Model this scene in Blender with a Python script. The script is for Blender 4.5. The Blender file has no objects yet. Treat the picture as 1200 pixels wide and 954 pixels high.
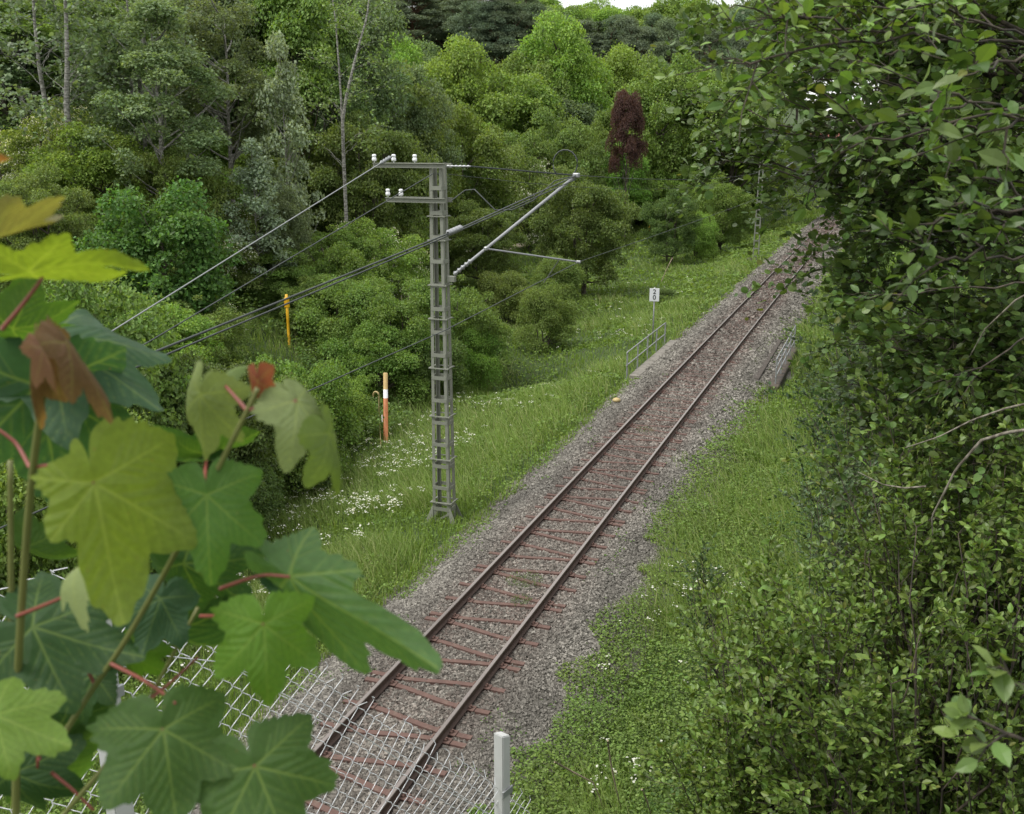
import bpy, bmesh, math, random
import numpy as np
from mathutils import Vector, Matrix

# ------------------------------------------------------------------ camera, world, sun, exposure
scn = bpy.context.scene
F_PX = 1150.0; PITCH = math.atan(311 / F_PX); AZ = math.radians(20.9); CAM_H = 8.54
cd = bpy.data.cameras.new("camera"); cam = bpy.data.objects.new("camera", cd)
scn.collection.objects.link(cam); scn.camera = cam
cam.location = (0, 0, CAM_H)
cam.rotation_euler = (math.pi / 2 - PITCH, 0, AZ)
cd.sensor_fit = 'HORIZONTAL'; cd.sensor_width = 36.0
cd.lens = 36.0 * F_PX / 1200.0
cd.clip_start = 0.05; cd.clip_end = 3000
cd.dof.use_dof = True; cd.dof.focus_distance = 20.0; cd.dof.aperture_fstop = 7.0

SUN_EL, SUN_AZ = math.radians(60), math.radians(235)     # azimuth of the sun measured clockwise from +Y
w = bpy.data.worlds.new("World"); scn.world = w; w.use_nodes = True
nt = w.node_tree; nt.nodes.clear()
wo = nt.nodes.new('ShaderNodeOutputWorld'); bg = nt.nodes.new('ShaderNodeBackground')
sky = nt.nodes.new('ShaderNodeTexSky'); sky.sky_type = 'NISHITA'; sky.sun_disc = False
sky.sun_elevation = SUN_EL; sky.sun_rotation = SUN_AZ
mixc = nt.nodes.new('ShaderNodeMix'); mixc.data_type = 'RGBA'
cl = nt.nodes.new('ShaderNodeTexNoise'); cl.inputs['Scale'].default_value = 2.2; cl.inputs['Detail'].default_value = 6
cr = nt.nodes.new('ShaderNodeMapRange'); cr.inputs[1].default_value = .3; cr.inputs[2].default_value = .6
cr.inputs[3].default_value = .6; cr.inputs[4].default_value = .95
tc = nt.nodes.new('ShaderNodeTexCoord')
nt.links.new(tc.outputs['Generated'], cl.inputs['Vector']); nt.links.new(cl.outputs['Fac'], cr.inputs[0])
nt.links.new(cr.outputs[0], mixc.inputs['Factor'])
nt.links.new(sky.outputs[0], mixc.inputs[6]); mixc.inputs[7].default_value = (9.0, 8.95, 8.8, 1)
nt.links.new(mixc.outputs[2], bg.inputs['Color']); bg.inputs['Strength'].default_value = 0.11
nt.links.new(bg.outputs[0], wo.inputs[0])
sl = bpy.data.lights.new("sun", 'SUN'); sl.energy = 2.3; sl.angle = math.radians(22); sl.color = (1, .96, .9)
so = bpy.data.objects.new("sun", sl); scn.collection.objects.link(so)
_d = Vector((math.sin(SUN_AZ) * math.cos(SUN_EL), math.cos(SUN_AZ) * math.cos(SUN_EL), math.sin(SUN_EL)))
so.rotation_euler = _d.to_track_quat('Z', 'Y').to_euler()
scn.view_settings.view_transform = 'Standard'; scn.view_settings.look = 'None'
scn.view_settings.gamma = 1; scn.view_settings.exposure = 0.66
scn.render.engine = 'CYCLES'
scn.cycles.max_bounces = 6; scn.cycles.diffuse_bounces = 3; scn.cycles.transmission_bounces = 4
scn.cycles.transparent_max_bounces = 4; scn.cycles.glossy_bounces = 2

# ------------------------------------------------------------------ helpers
_ct, _st = math.cos(PITCH), math.sin(PITCH)
def ray(u, v):
    x = u - 600; y = v - 477; fw = F_PX * _ct - y * _st; up = -F_PX * _st - y * _ct
    return np.array([(x * math.cos(AZ) - fw * math.sin(AZ)) / fw, (x * math.sin(AZ) + fw * math.cos(AZ)) / fw, up / fw])
def P(u, v, d):                       # world point seen at photo pixel u,v at horizontal distance d
    return ray(u, v) * d + np.array([0, 0, CAM_H])
def link(o): scn.collection.objects.link(o); return o
def tag(o, label=None, cat=None, group=None, kind=None, color=None):
    if label: o['label'] = label
    if cat: o['category'] = cat
    if group: o['group'] = group
    if kind: o['kind'] = kind
    if color is not None: o.color = (*color, 1)
    return o
def thing(name, label, cat, loc=(0, 0, 0), group=None, rz=0):
    o = link(bpy.data.objects.new(name, None)); o.location = loc; o.rotation_euler = (0, 0, rz); o.empty_display_size = .2
    return tag(o, label, cat, group)
def obj(name, mesh, mats, parent=None, color=None, label=None):
    o = link(bpy.data.objects.new(name, mesh))
    if not isinstance(mats, (list, tuple)): mats = [mats]
    if len(mesh.materials) == 0:
        for m in mats: mesh.materials.append(m)
    if parent is not None: o.parent = parent
    if color is not None: o.color = (*color, 1)
    if label: o['label'] = label
    return o
def copy_tree(src, loc, rz=0, scale=(1, 1, 1)):
    r = src.copy(); link(r); r.location = loc; r.rotation_euler = (0, 0, rz); r.scale = scale
    for ch in src.children:
        c = ch.copy(); link(c); c.parent = r
        for g in ch.children:
            d = g.copy(); link(d); d.parent = c
    return r

def tri_mesh(name, V, F, attrs=None, matidx=None, smooth=False):
    me = bpy.data.meshes.new(name); V = np.asarray(V, np.float32); F = np.asarray(F, np.int32)
    me.vertices.add(len(V)); me.vertices.foreach_set('co', V.ravel())
    k = F.shape[1]
    me.loops.add(F.size); me.loops.foreach_set('vertex_index', F.ravel())
    me.polygons.add(len(F)); me.polygons.foreach_set('loop_start', np.arange(0, F.size, k, dtype=np.int32))
    if smooth: me.polygons.foreach_set('use_smooth', np.ones(len(F), bool))
    else: me.polygons.foreach_set('use_smooth', np.zeros(len(F), bool))
    if matidx is not None: me.polygons.foreach_set('material_index', np.asarray(matidx, np.int32))
    for n, (dom, a) in (attrs or {}).items():
        at = me.attributes.new(n, 'FLOAT', dom); at.data.foreach_set('value', np.asarray(a, np.float32).ravel())
    me.update(calc_edges=True)
    return me

def bm_mesh(name, bm, smooth=False):
    bmesh.ops.recalc_face_normals(bm, faces=bm.faces)
    me = bpy.data.meshes.new(name); bm.to_mesh(me); bm.free()
    if smooth:
        for p in me.polygons: p.use_smooth = True
    return me
def box(bm, c, s, rot=None, bevel=0):
    r = bmesh.ops.create_cube(bm, size=1)
    vs = r['verts']
    M = Matrix.Translation(Vector(c)) @ (rot.to_4x4() if rot is not None else Matrix.Identity(4)) @ Matrix.Diagonal((*s, 1))
    bmesh.ops.transform(bm, matrix=M, verts=vs)
    if bevel:
        es = list({e for v in vs for e in v.link_edges})
        bmesh.ops.bevel(bm, geom=es, offset=bevel, segments=1, affect='EDGES')
def bar(bm, a, b, wx, wy, up=(0, 0, 1)):          # rectangular bar from a to b
    a = Vector(a); b = Vector(b); z = (b - a); L = z.length; z.normalize()
    x = Vector(up).cross(z)
    if x.length < 1e-3: x = Vector((1, 0, 0))
    x.normalize(); y = z.cross(x)
    R = Matrix((x, y, z)).transposed()
    box(bm, (a + b) / 2, (wx, wy, L), R)
def tube_arrays(paths, sides=6):
    Vs, Fs, off = [], [], 0
    ang = np.linspace(0, 2 * math.pi, sides, endpoint=False)
    ca, sa = np.cos(ang), np.sin(ang)
    for pts, rad in paths:
        pts = np.asarray(pts, float); n = len(pts); rad = np.broadcast_to(np.asarray(rad, float), (n,))
        t = np.gradient(pts, axis=0); t /= (np.linalg.norm(t, axis=1, keepdims=True) + 1e-9)
        ref = np.array([0, 0, 1.]) if abs(t[:, 2]).mean() < .8 else np.array([1., 0, 0])
        x = np.cross(t, ref); x /= (np.linalg.norm(x, axis=1, keepdims=True) + 1e-9); y = np.cross(t, x)
        ring = pts[:, None] + rad[:, None, None] * (ca[None, :, None] * x[:, None] + sa[None, :, None] * y[:, None])
        Vs.append(ring.reshape(-1, 3))
        i = np.arange(n - 1)[:, None] * sides; j = np.arange(sides)[None]; j2 = (j + 1) % sides
        q = np.stack([i + j, i + j2, i + sides + j2, i + sides + j], -1).reshape(-1, 4) + off
        Fs.append(q)
        # caps as degenerate-free fans of quads are skipped for thin tubes; close with a centre-less quad strip
        if sides == 4 or sides == 6 or sides == 8:
            for base in (0, (n - 1) * sides):
                idx = off + base + np.arange(sides)
                for k in range(1, sides - 2, 2): Fs.append(np.array([[idx[0], idx[k], idx[k + 1], idx[k + 2]]]))
        off += n * sides
    return np.concatenate(Vs), np.concatenate(Fs)
def tube_mesh(name, paths, sides=6):
    V, F = tube_arrays(paths, sides); return tri_mesh(name, V, F, smooth=True)

def vnoise(x, y, seed=0):
    x = np.asarray(x, float); y = np.asarray(y, float)
    xi = np.floor(x).astype(np.int64); yi = np.floor(y).astype(np.int64); fx = x - xi; fy = y - yi
    fx = fx * fx * (3 - 2 * fx); fy = fy * fy * (3 - 2 * fy)
    def h(a, b):
        n = (a * 374761393 + b * 668265263 + seed * 982451653) & 0xffffffff
        n = ((n ^ (n >> 13)) * 1274126177) & 0xffffffff
        return ((n ^ (n >> 16)) & 0xffff) / 65535.0
    return (h(xi, yi) * (1 - fx) + h(xi + 1, yi) * fx) * (1 - fy) + (h(xi, yi + 1) * (1 - fx) + h(xi + 1, yi + 1) * fx) * fy
def sstep(a, b, x):
    t = np.clip((np.asarray(x, float) - a) / (b - a), 0, 1); return t * t * (3 - 2 * t)
_cs = np.array([-60, -20, 15, 30, 50, 70, 95, 120, 140, 170, 200, 260, 400.])
_cx = np.array([-6.36, -6.36, -6.38, -6.49, -6.52, -6.48, -6.35, -6.05, -5.4, -3.5, 0, 12, 50.])
_fs = np.linspace(-60, 400, 921); _fx = np.interp(_fs, _cs, _cx)
_fx = np.convolve(np.pad(_fx, 20, mode='edge'), np.ones(41) / 41, 'valid')
def tc_x(s): return np.interp(s, _fs, _fx)          # x of the track centre line at distance s

def gz(X, Y):
    X = np.asarray(X, float); Y = np.asarray(Y, float); q = X - tc_x(Y)
    z = np.full(np.broadcast(X, Y).shape, -.66) + 0 * X
    z = z - 1.25 * sstep(3.0, 9.5, -q)                       # meadow falls away left of the bank
    foot = 11.5 + 22 * sstep(46, 80, Y)                      # the wooded slope starts close on the left, farther off beyond the meadow
    z = z + .36 * np.clip(-q - foot, 0, 62)
    z = z + .13 * np.clip(Y - 105, 0, 95) * sstep(9, 45, -q) - .05 * np.clip(Y - 260, 0, 600)
    z = z + .12 * np.clip(q - 7, 0, 60) + .08 * np.clip(Y - 140, 0, 80) * sstep(10, 40, q)
    d = Y - 41.2
    z = z - 1.3 * np.exp(-(d / 2.6) ** 2) * sstep(2.9, 4.4, q) - .9 * np.exp(-(d / 3.) ** 2) * sstep(3.6, 7, -q)
    emb = np.clip(6.9 - .92 * (Y - 1.0), -.66, 6.9) + .66   # road embankment the photographer stands on
    z = z + emb * sstep(2.6, 4.2, q)
    far = sstep(6, 14, np.abs(q))
    z = z + (vnoise(X * .35, Y * .35, 3) - .5) * .28 * sstep(3, 5, np.abs(q)) + (vnoise(X * .07, Y * .07, 5) - .5) * 1.2 * far
    return z

# ------------------------------------------------------------------ materials
def new_mat(name):
    m = bpy.data.materials.new(name); m.use_nodes = True; n = m.node_tree
    return m, n, n.nodes['Principled BSDF'], n.nodes['Material Output']
def N(n, t, **kw):
    nd = n.nodes.new(t)
    for k, v in kw.items():
        if k in nd.inputs: nd.inputs[k].default_value = v
        else: setattr(nd, k, v)
    return nd
def mixrgb(n, fac, a, b, blend='MIX'):
    m = n.nodes.new('ShaderNodeMix'); m.data_type = 'RGBA'; m.blend_type = blend
    for i, v in ((0, fac), (6, a), (7, b)):
        if hasattr(v, 'is_output'): n.links.new(v, m.inputs[i])
        elif i == 0: m.inputs[0].default_value = v
        else: m.inputs[i].default_value = (*v, 1) if len(v) == 3 else v
    return m.outputs[2]
def rng_node(n, src, a, b, c, d):
    m = n.nodes.new('ShaderNodeMapRange'); n.links.new(src, m.inputs[0])
    for i, v in enumerate((a, b, c, d)): m.inputs[i + 1].default_value = v
    return m.outputs[0]
def leaf_material(name, trans=.3, rough=.5, spec=.3, accent=(.75, .75, .68), young=(.15, .17, .04)):
    m, n, bs, out = new_mat(name)
    oi = n.nodes.new('ShaderNodeObjectInfo')
    at = n.nodes.new('ShaderNodeAttribute'); at.attribute_name = 'rnd'
    kd = n.nodes.new('ShaderNodeAttribute'); kd.attribute_name = 'kind'
    hs = n.nodes.new('ShaderNodeHueSaturation'); hs.inputs['Saturation'].default_value = .93
    n.links.new(oi.outputs['Color'], hs.inputs['Color'])
    n.links.new(rng_node(n, at.outputs['Fac'], 0, 1, .478, .515), hs.inputs['Hue'])
    sn = n.nodes.new('ShaderNodeMath'); sn.operation = 'FRACT'
    ml = n.nodes.new('ShaderNodeMath'); ml.operation = 'MULTIPLY'; ml.inputs[1].default_value = 7.31
    n.links.new(at.outputs['Fac'], ml.inputs[0]); n.links.new(ml.outputs[0], sn.inputs[0])
    n.links.new(rng_node(n, sn.outputs[0], 0, 1, .55, 1.5), hs.inputs['Value'])
    c1 = mixrgb(n, rng_node(n, kd.outputs['Fac'], 0, 1, 0, 1), hs.outputs[0], accent)
    c2 = mixrgb(n, rng_node(n, kd.outputs['Fac'], 1.5, 2, 0, 1), c1, young)
    n.links.new(c2, bs.inputs['Base Color'])
    bs.inputs['Roughness'].default_value = rough; bs.inputs['Specular IOR Level'].default_value = spec
    tr = n.nodes.new('ShaderNodeBsdfTranslucent'); br = mixrgb(n, 1.0, c2, (1.5, 1.45, .7), 'MULTIPLY')
    n.links.new(br, tr.inputs['Color'])
    mx = n.nodes.new('ShaderNodeMixShader'); mx.inputs[0].default_value = trans
    n.links.new(bs.outputs[0], mx.inputs[1]); n.links.new(tr.outputs[0], mx.inputs[2]); n.links.new(mx.outputs[0], out.inputs[0])
    return m
M_LEAF = leaf_material('foliage', trans=.4)
M_NEEDLE = leaf_material('needles', trans=.2, rough=.7, spec=.2)
M_NEAR = leaf_material('near foliage', trans=.3, rough=.45, spec=.4, accent=(.13, .21, .04))

def bark(name, a, b, sc=8.0, stretch=.25):
    m, n, bs, out = new_mat(name)
    t = n.nodes.new('ShaderNodeTexCoord'); mp = n.nodes.new('ShaderNodeMapping'); mp.inputs['Scale'].default_value = (1, 1, stretch)
    ns = N(n, 'ShaderNodeTexNoise', Scale=sc, Detail=6.0)
    n.links.new(t.outputs['Object'], mp.inputs[0]); n.links.new(mp.outputs[0], ns.inputs['Vector'])
    c = mixrgb(n, rng_node(n, ns.outputs['Fac'], .38, .62, 0, 1), a, b); n.links.new(c, bs.inputs['Base Color'])
    bp = N(n, 'ShaderNodeBump', Strength=.6, Distance=.02); n.links.new(ns.outputs['Fac'], bp.inputs['Height']); n.links.new(bp.outputs[0], bs.inputs['Normal'])
    bs.inputs['Roughness'].default_value = .85
    return m
M_BARK = bark('bark', (.05, .04, .03), (.13, .11, .085), 10)
M_TWIG = bark('twig bark', (.022, .018, .013), (.07, .055, .038), 30)
M_PALE = bark('pale bark', (.12, .115, .10), (.34, .33, .30), 6, 1.5)
M_PINE = bark('pine bark', (.07, .04, .025), (.2, .11, .07), 8)

def painted(name, col, rough=.55, metal=0, var=.25, sc=12, rust=None, rustamt=.6):
    m, n, bs, out = new_mat(name)
    t = n.nodes.new('ShaderNodeTexCoord'); ns = N(n, 'ShaderNodeTexNoise', Scale=float(sc), Detail=8.0)
    n.links.new(t.outputs['Object'], ns.inputs['Vector'])
    lo = tuple(c * (1 - var) for c in col); hi = tuple(min(1, c * (1 + var)) for c in col)
    c = mixrgb(n, ns.outputs['Fac'], lo, hi)
    if rust:
        n2 = N(n, 'ShaderNodeTexNoise', Scale=sc * .6, Detail=10.0, Roughness=.7); n.links.new(t.outputs['Object'], n2.inputs['Vector'])
        c = mixrgb(n, rng_node(n, n2.outputs['Fac'], rustamt, rustamt + .08, 0, 1), c, rust)
    n.links.new(c, bs.inputs['Base Color']); bs.inputs['Roughness'].default_value = rough; bs.inputs['Metallic'].default_value = metal
    bp = N(n, 'ShaderNodeBump', Strength=.25, Distance=.004); n.links.new(ns.outputs['Fac'], bp.inputs['Height']); n.links.new(bp.outputs[0], bs.inputs['Normal'])
    return m
M_MAST = painted('grey green mast paint', (.21, .22, .18), .6, 0, .2, 6, (.10, .07, .045), .66)
M_GALV = painted('galvanised steel', (.33, .34, .35), .45, .5, .2, 20)
M_WIREZ = painted('fence wire zinc', (.60, .62, .64), .4, .2, .15, 30)
M_WIRE = painted('weathered copper wire', (.042, .05, .048), .6, 0, .2, 20)
M_WIREL = painted('bright stranded wire', (.26, .275, .28), .4, .4, .15, 20)
M_RUSTS = painted('rusty steel sleeper', (.105, .060, .048), .85, 0, .35, 9, (.13, .09, .07), .55)
M_RAILS = painted('rusty rail web', (.085, .055, .043), .8, 0, .35, 14)
M_RAILH = painted('polished rail head', (.27, .235, .215), .33, .75, .15, 20)
M_WHITE = painted('white porcelain', (.82, .83, .85), .15, 0, .03, 10)
M_SIGN = painted('white sign enamel', (.74, .76, .78), .35, 0, .04, 10)
M_BLACK = painted('black lettering', (.02, .02, .02), .5, 0, .1, 10)
M_CONC = painted('weathered concrete', (.20, .185, .16), .9, 0, .35, 5, (.07, .075, .05), .56)
M_CONCD = painted('stained concrete', (.06, .05, .042), .9, 0, .45, 5, (.05, .04, .03), .52)
M_POSTC = painted('pale fence post', (.46, .47, .46), .6, 0, .1, 15)
M_YEL = painted('yellow paint', (.75, .42, .015), .5, 0, .12, 15)
M_YELF = painted('faded yellow pipe', (.40, .31, .14), .6, 0, .2, 15)
M_ORG = painted('faded orange plastic', (.42, .15, .05), .6, 0, .25, 9, (.28, .12, .08), .6)
M_WOODL = painted('bleached wood', (.45, .32, .14), .8, 0, .3, 12)
M_DEAD = painted('dead stick', (.3, .24, .17), .9, 0, .35, 12)
M_RUB = painted('black rubber cable', (.03, .03, .03), .6, 0, .2, 12)

def ground_mat():
    m, n, bs, out = new_mat('soil and moss')
    t = n.nodes.new('ShaderNodeTexCoord')
    a = N(n, 'ShaderNodeTexNoise', Scale=.6, Detail=9.0, Roughness=.65); b = N(n, 'ShaderNodeTexNoise', Scale=9.0, Detail=8.0)
    for q in (a, b): n.links.new(t.outputs['Object'], q.inputs['Vector'])
    c = mixrgb(n, rng_node(n, a.outputs['Fac'], .35, .65, 0, 1), (.03, .055, .012), (.05, .085, .018))
    c = mixrgb(n, rng_node(n, b.outputs['Fac'], .55, .7, 0, 1), c, (.05, .04, .024))
    n.links.new(c, bs.inputs['Base Color']); bs.inputs['Roughness'].default_value = 1
    bp = N(n, 'ShaderNodeBump', Strength=1.0, Distance=.08); n.links.new(b.outputs['Fac'], bp.inputs['Height']); n.links.new(bp.outputs[0], bs.inputs['Normal'])
    return m
def stone_color(n, vec, scale):
    vo = N(n, 'ShaderNodeTexVoronoi', Scale=scale); n.links.new(vec, vo.inputs['Vector'])
    return vo
def ballast_mat():
    m, n, bs, out = new_mat('crushed stone bed')
    t = n.nodes.new('ShaderNodeTexCoord')
    vo = stone_color(n, t.outputs['Object'], 17.0)
    sx = n.nodes.new('ShaderNodeSeparateColor'); n.links.new(vo.outputs['Color'], sx.inputs[0])
    c = mixrgb(n, sx.outputs[0], (.056, .052, .045), (.23, .213, .19))
    ax = n.nodes.new('ShaderNodeAttribute'); ax.attribute_name = 'rust'
    ns = N(n, 'ShaderNodeTexNoise', Scale=1.2, Detail=6.0); n.links.new(t.outputs['Object'], ns.inputs['Vector'])
    mu = n.nodes.new('ShaderNodeMath'); mu.operation = 'MULTIPLY'; n.links.new(ax.outputs['Fac'], mu.inputs[0]); n.links.new(rng_node(n, ns.outputs['Fac'], .3, .65, .35, 1), mu.inputs[1])
    c = mixrgb(n, mu.outputs[0], c, mixrgb(n, sx.outputs[1], (.055, .036, .03), (.14, .10, .085)))
    n.links.new(c, bs.inputs['Base Color']); bs.inputs['Roughness'].default_value = .95
    bp = N(n, 'ShaderNodeBump', Strength=1.0, Distance=.05); iv = rng_node(n, vo.outputs['Distance'], 0, .06, 1, 0); n.links.new(iv, bp.inputs['Height']); n.links.new(bp.outputs[0], bs.inputs['Normal'])
    return m
def stones_mat():
    m, n, bs, out = new_mat('crushed stones')
    at = n.nodes.new('ShaderNodeAttribute'); at.attribute_name = 'rnd'; ru = n.nodes.new('ShaderNodeAttribute'); ru.attribute_name = 'kind'
    c = mixrgb(n, at.outputs['Fac'], (.07, .064, .054), (.265, .25, .218))
    c = mixrgb(n, ru.outputs['Fac'], c, mixrgb(n, at.outputs['Fac'], (.06, .04, .033), (.175, .125, .105)))
    n.links.new(c, bs.inputs['Base Color']); bs.inputs['Roughness'].default_value = .9
    return m
def grass_mat():
    m, n, bs, out = new_mat('grass blades')
    at = n.nodes.new('ShaderNodeAttribute'); at.attribute_name = 'rnd'; kd = n.nodes.new('ShaderNodeAttribute'); kd.attribute_name = 'kind'
    c = mixrgb(n, at.outputs['Fac'], (.10, .165, .03), (.20, .295, .06))
    c = mixrgb(n, kd.outputs['Fac'], c, (.34, .36, .16))
    n.links.new(c, bs.inputs['Base Color']); bs.inputs['Roughness'].default_value = .6; bs.inputs['Specular IOR Level'].default_value = .25
    tr = n.nodes.new('ShaderNodeBsdfTranslucent'); n.links.new(mixrgb(n, 1.0, c, (1.5, 1.5, .7), 'MULTIPLY'), tr.inputs['Color'])
    mx = n.nodes.new('ShaderNodeMixShader'); mx.inputs[0].default_value = .35
    n.links.new(bs.outputs[0], mx.inputs[1]); n.links.new(tr.outputs[0], mx.inputs[2]); n.links.new(mx.outputs[0], out.inputs[0])
    return m

# ------------------------------------------------------------------ terrain, path, ballast bed
def spaced(a, b, fine_a, fine_b, step, grow=1.16):
    mid = list(np.arange(fine_a, fine_b, step)); lo = []; x = fine_a; s = step
    while x > a: s *= grow; x -= s; lo.append(x)
    hi = []; x = mid[-1]; s = step
    while x < b: s *= grow; x += s; hi.append(x)
    return np.array(lo[::-1] + mid + hi)
gx = spaced(-900, 900, -24, 8, .4); gy = spaced(-60, 1800, -4, 60, .5, 1.1)
GX, GY = np.meshgrid(gx, gy); GZ = gz(GX, GY)
# the creek trench and bed sit under the ballast
nx = len(gx); i = (np.arange(len(gy) - 1)[:, None] * nx + np.arange(nx - 1)[None]).ravel()
tag(obj('ground', tri_mesh('ground', np.stack([GX, GY, GZ], -1).reshape(-1, 3), np.stack([i, i + 1, i + nx + 1, i + nx], -1), smooth=True), ground_mat()), kind='structure')

prof = np.array([(-3.3, -.85), (-2.6, -.60), (-2.1, -.42), (-1.55, -.215), (-1.0, -.20), (0, -.20), (1.0, -.20), (1.55, -.215), (2.15, -.40), (2.7, -.58), (3.3, -.85)])
bs_ = np.concatenate([np.arange(-20, 60, .15), np.arange(60, 260, 1.0)]); pq = np.interp(np.linspace(0, 1, 61), np.linspace(0, 1, 11), prof[:, 0]); pz = np.interp(pq, prof[:, 0], prof[:, 1])
BQ, BS = np.meshgrid(pq, bs_); BX = BQ + tc_x(BS); BZ = np.interp(BQ, prof[:, 0], prof[:, 1]) + (vnoise(BX * 9, BS * 9, 1) - .5) * .035 + (vnoise(BX * 1.4, BS * 1.4, 2) - .5) * .05 * (np.abs(BQ) > 1.4)
i = (np.arange(len(bs_) - 1)[:, None] * 61 + np.arange(60)[None]).ravel()
rust = sstep(1.9, 1.0, np.abs(BQ))
tag(obj('ballast_bed', tri_mesh('ballast_bed', np.stack([BX, BS, BZ], -1).reshape(-1, 3), np.stack([i, i + 1, i + 62, i + 61], -1), attrs={'rust': ('POINT', rust)}, smooth=True), ballast_mat()), kind='structure')
def bed_z(q): return np.interp(q, prof[:, 0], prof[:, 1])
def surf(X, Y):
    q = X - tc_x(Y); g = gz(X, Y); return np.where(np.abs(q) < 3.25, np.maximum(g, bed_z(q)), g)

# trodden path in the meadow behind the bushes
def path_strip(pts, wd):
    pts = np.array(pts); t = np.linspace(0, 1, 60); X = np.interp(t, np.linspace(0, 1, len(pts)), pts[:, 0]); Y = np.interp(t, np.linspace(0, 1, len(pts)), pts[:, 1])
    tg = np.gradient(np.stack([X, Y], -1), axis=0); tg /= np.linalg.norm(tg, axis=1, keepdims=True); nn = np.stack([-tg[:, 1], tg[:, 0]], -1)
    V = []
    for k in np.linspace(-1, 1, 7):
        A = np.stack([X, Y], -1) + nn * k * wd / 2; V.append(np.stack([A[:, 0], A[:, 1], gz(A[:, 0], A[:, 1]) + .10 - .06 * abs(k)], -1))
    V = np.stack(V, 1).reshape(-1, 3); i = (np.arange(59)[:, None] * 7 + np.arange(6)[None]).ravel()
    return tri_mesh('path', V, np.stack([i, i + 1, i + 8, i + 7], -1), smooth=True)
tag(obj('path', path_strip([(-52, 60), (-42, 80), (-37, 92), (-33, 108), (-31, 124), (-27, 150)], 2.6), painted('trodden earth path', (.26, .23, .17), .95, 0, .25, 1.5)), kind='structure')

# ------------------------------------------------------------------ rails and sleepers
rp = [(-.0625, 0), (.0625, 0), (.0625, .012), (.012, .03), (.008, .115), (.035, .128), (.035, .15), (.028, .159), (-.028, .159), (-.035, .15), (-.035, .128), (-.008, .115), (-.012, .03), (-.0625, .012)]
def rail(off, label):
    ss = np.concatenate([np.arange(-20, 100, .6), np.arange(100, 240, 1.5)])
    V = []
    for s in ss: V += [(tc_x(s) + off + a, s, b - .159) for a, b in rp]
    n = len(rp); i = (np.arange(len(ss) - 1)[:, None] * n); j = np.arange(n)[None]; j2 = (j + 1) % n
    Fq = np.stack([i + j + 0 * i, i + j2, i + n + j2, i + n + j], -1).reshape(-1, 4)
    mi = np.tile(np.array([1 if k in (6, 7, 8) else 0 for k in range(n)]), len(ss) - 1)
    me = tri_mesh('rail', V, Fq[:, ::-1], matidx=mi)
    tag(obj('rail', me, [M_RAILS, M_RAILH]), label, 'rail')
rail(-.755, 'rusty steel rail with worn head on the side of the lattice mast')
rail(.755, 'rusty steel rail with worn head on the side of the alder')

def sleeper_beam(wide_side, which):
    bm = bmesh.new(); qs = np.linspace(-1.17, 1.17, 15); g = []
    for q in qs:
        t = float(sstep(-.75, .75, q * wide_side)); g.append((q, which * (.11 + .23 * t)))
    rings = []
    for k, (q, y) in enumerate(g):
        hw = .052
        z0, z1 = -.215, -.163
        rings.append([bm.verts.new(v) for v in ((q, y - hw, z0), (q, y + hw, z0), (q, y + hw, z1), (q, y - hw, z1))])
    for a, b in zip(rings, rings[1:]):
        for k in range(4): bm.faces.new((a[k], a[(k + 1) % 4], b[(k + 1) % 4], b[k]))
    bm.faces.new(rings[0]); bm.faces.new(rings[-1])
    return bm_mesh('beam', bm)
def clip_mesh():
    bm = bmesh.new()
    box(bm, (0, 0, -.155), (.34, .15, .018), None, .004)
    for s in (-1, 1):
        box(bm, (s * .085, 0, -.134), (.05, .07, .024), None, .006)
        r = bmesh.ops.create_cone(bm, cap_ends=True, segments=6, radius1=.018, radius2=.016, depth=.045)
        bmesh.ops.translate(bm, vec=(s * .105, 0, -.12), verts=r['verts'])
    return bm_mesh('rail_clip', bm)
ME_CLIP = clip_mesh()
def make_sleeper(side):
    t = thing('steel_sleeper', 'rust brown steel sleeper whose forked end opens towards the ' + ('masts' if side < 0 else 'alder'), 'sleeper', (0, 0, 0), 'steel sleepers under the railway track')
    for w_ in (-1, 1): obj('beam', sleeper_beam(side, w_), M_RUSTS, t)
    for q in (-.755, .755):
        tt = float(sstep(-.75, .75, q * side))
        for w_ in (-1, 1):
            c = obj('rail_clip', ME_CLIP, M_RUSTS, t); c.location = (q, w_ * (.11 + .23 * tt), 0)
    return t
SLP = [make_sleeper(-1), make_sleeper(1)]       # -1: the fork opens on the mast side
k = 0; s = 16.5 - 1.165 * 8; first = [True, True]; nearest = 0
_on = 'lowest second third fourth fifth sixth seventh eighth ninth tenth eleventh twelfth'.split()
while s < 172:
    src = SLP[k % 2]
    ang = -math.atan((tc_x(s + .5) - tc_x(s - .5)))
    if first[k % 2]: src.location = (tc_x(s), s, 0); src.rotation_euler = (0, 0, ang); first[k % 2] = False; r = src
    elif s < 46: r = copy_tree(src, (tc_x(s), s, 0), ang)
    else:
        r = src.copy(); link(r); r.location = (tc_x(s), s, 0); r.rotation_euler = (0, 0, ang)
        for ch in src.children:
            if ch.name.startswith('beam'): c = ch.copy(); link(c); c.parent = r
    fork = 'masts' if k % 2 == 0 else 'alder'
    if s > 9.6 and nearest < 12:
        r['label'] = 'rusty forked steel sleeper opening towards the ' + fork + ', ' + _on[nearest] + (' of all' if nearest == 0 else ' from the bottom') + ' in the picture'; nearest += 1
    elif s > 9.6: r['label'] = 'rusty forked steel sleeper opening towards the ' + fork + ', one of those farther up the line'
    else: r['label'] = 'rusty forked steel sleeper opening towards the ' + fork + ', behind fence and leaves below the picture edge'
    s += 1.165; k += 1

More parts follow.
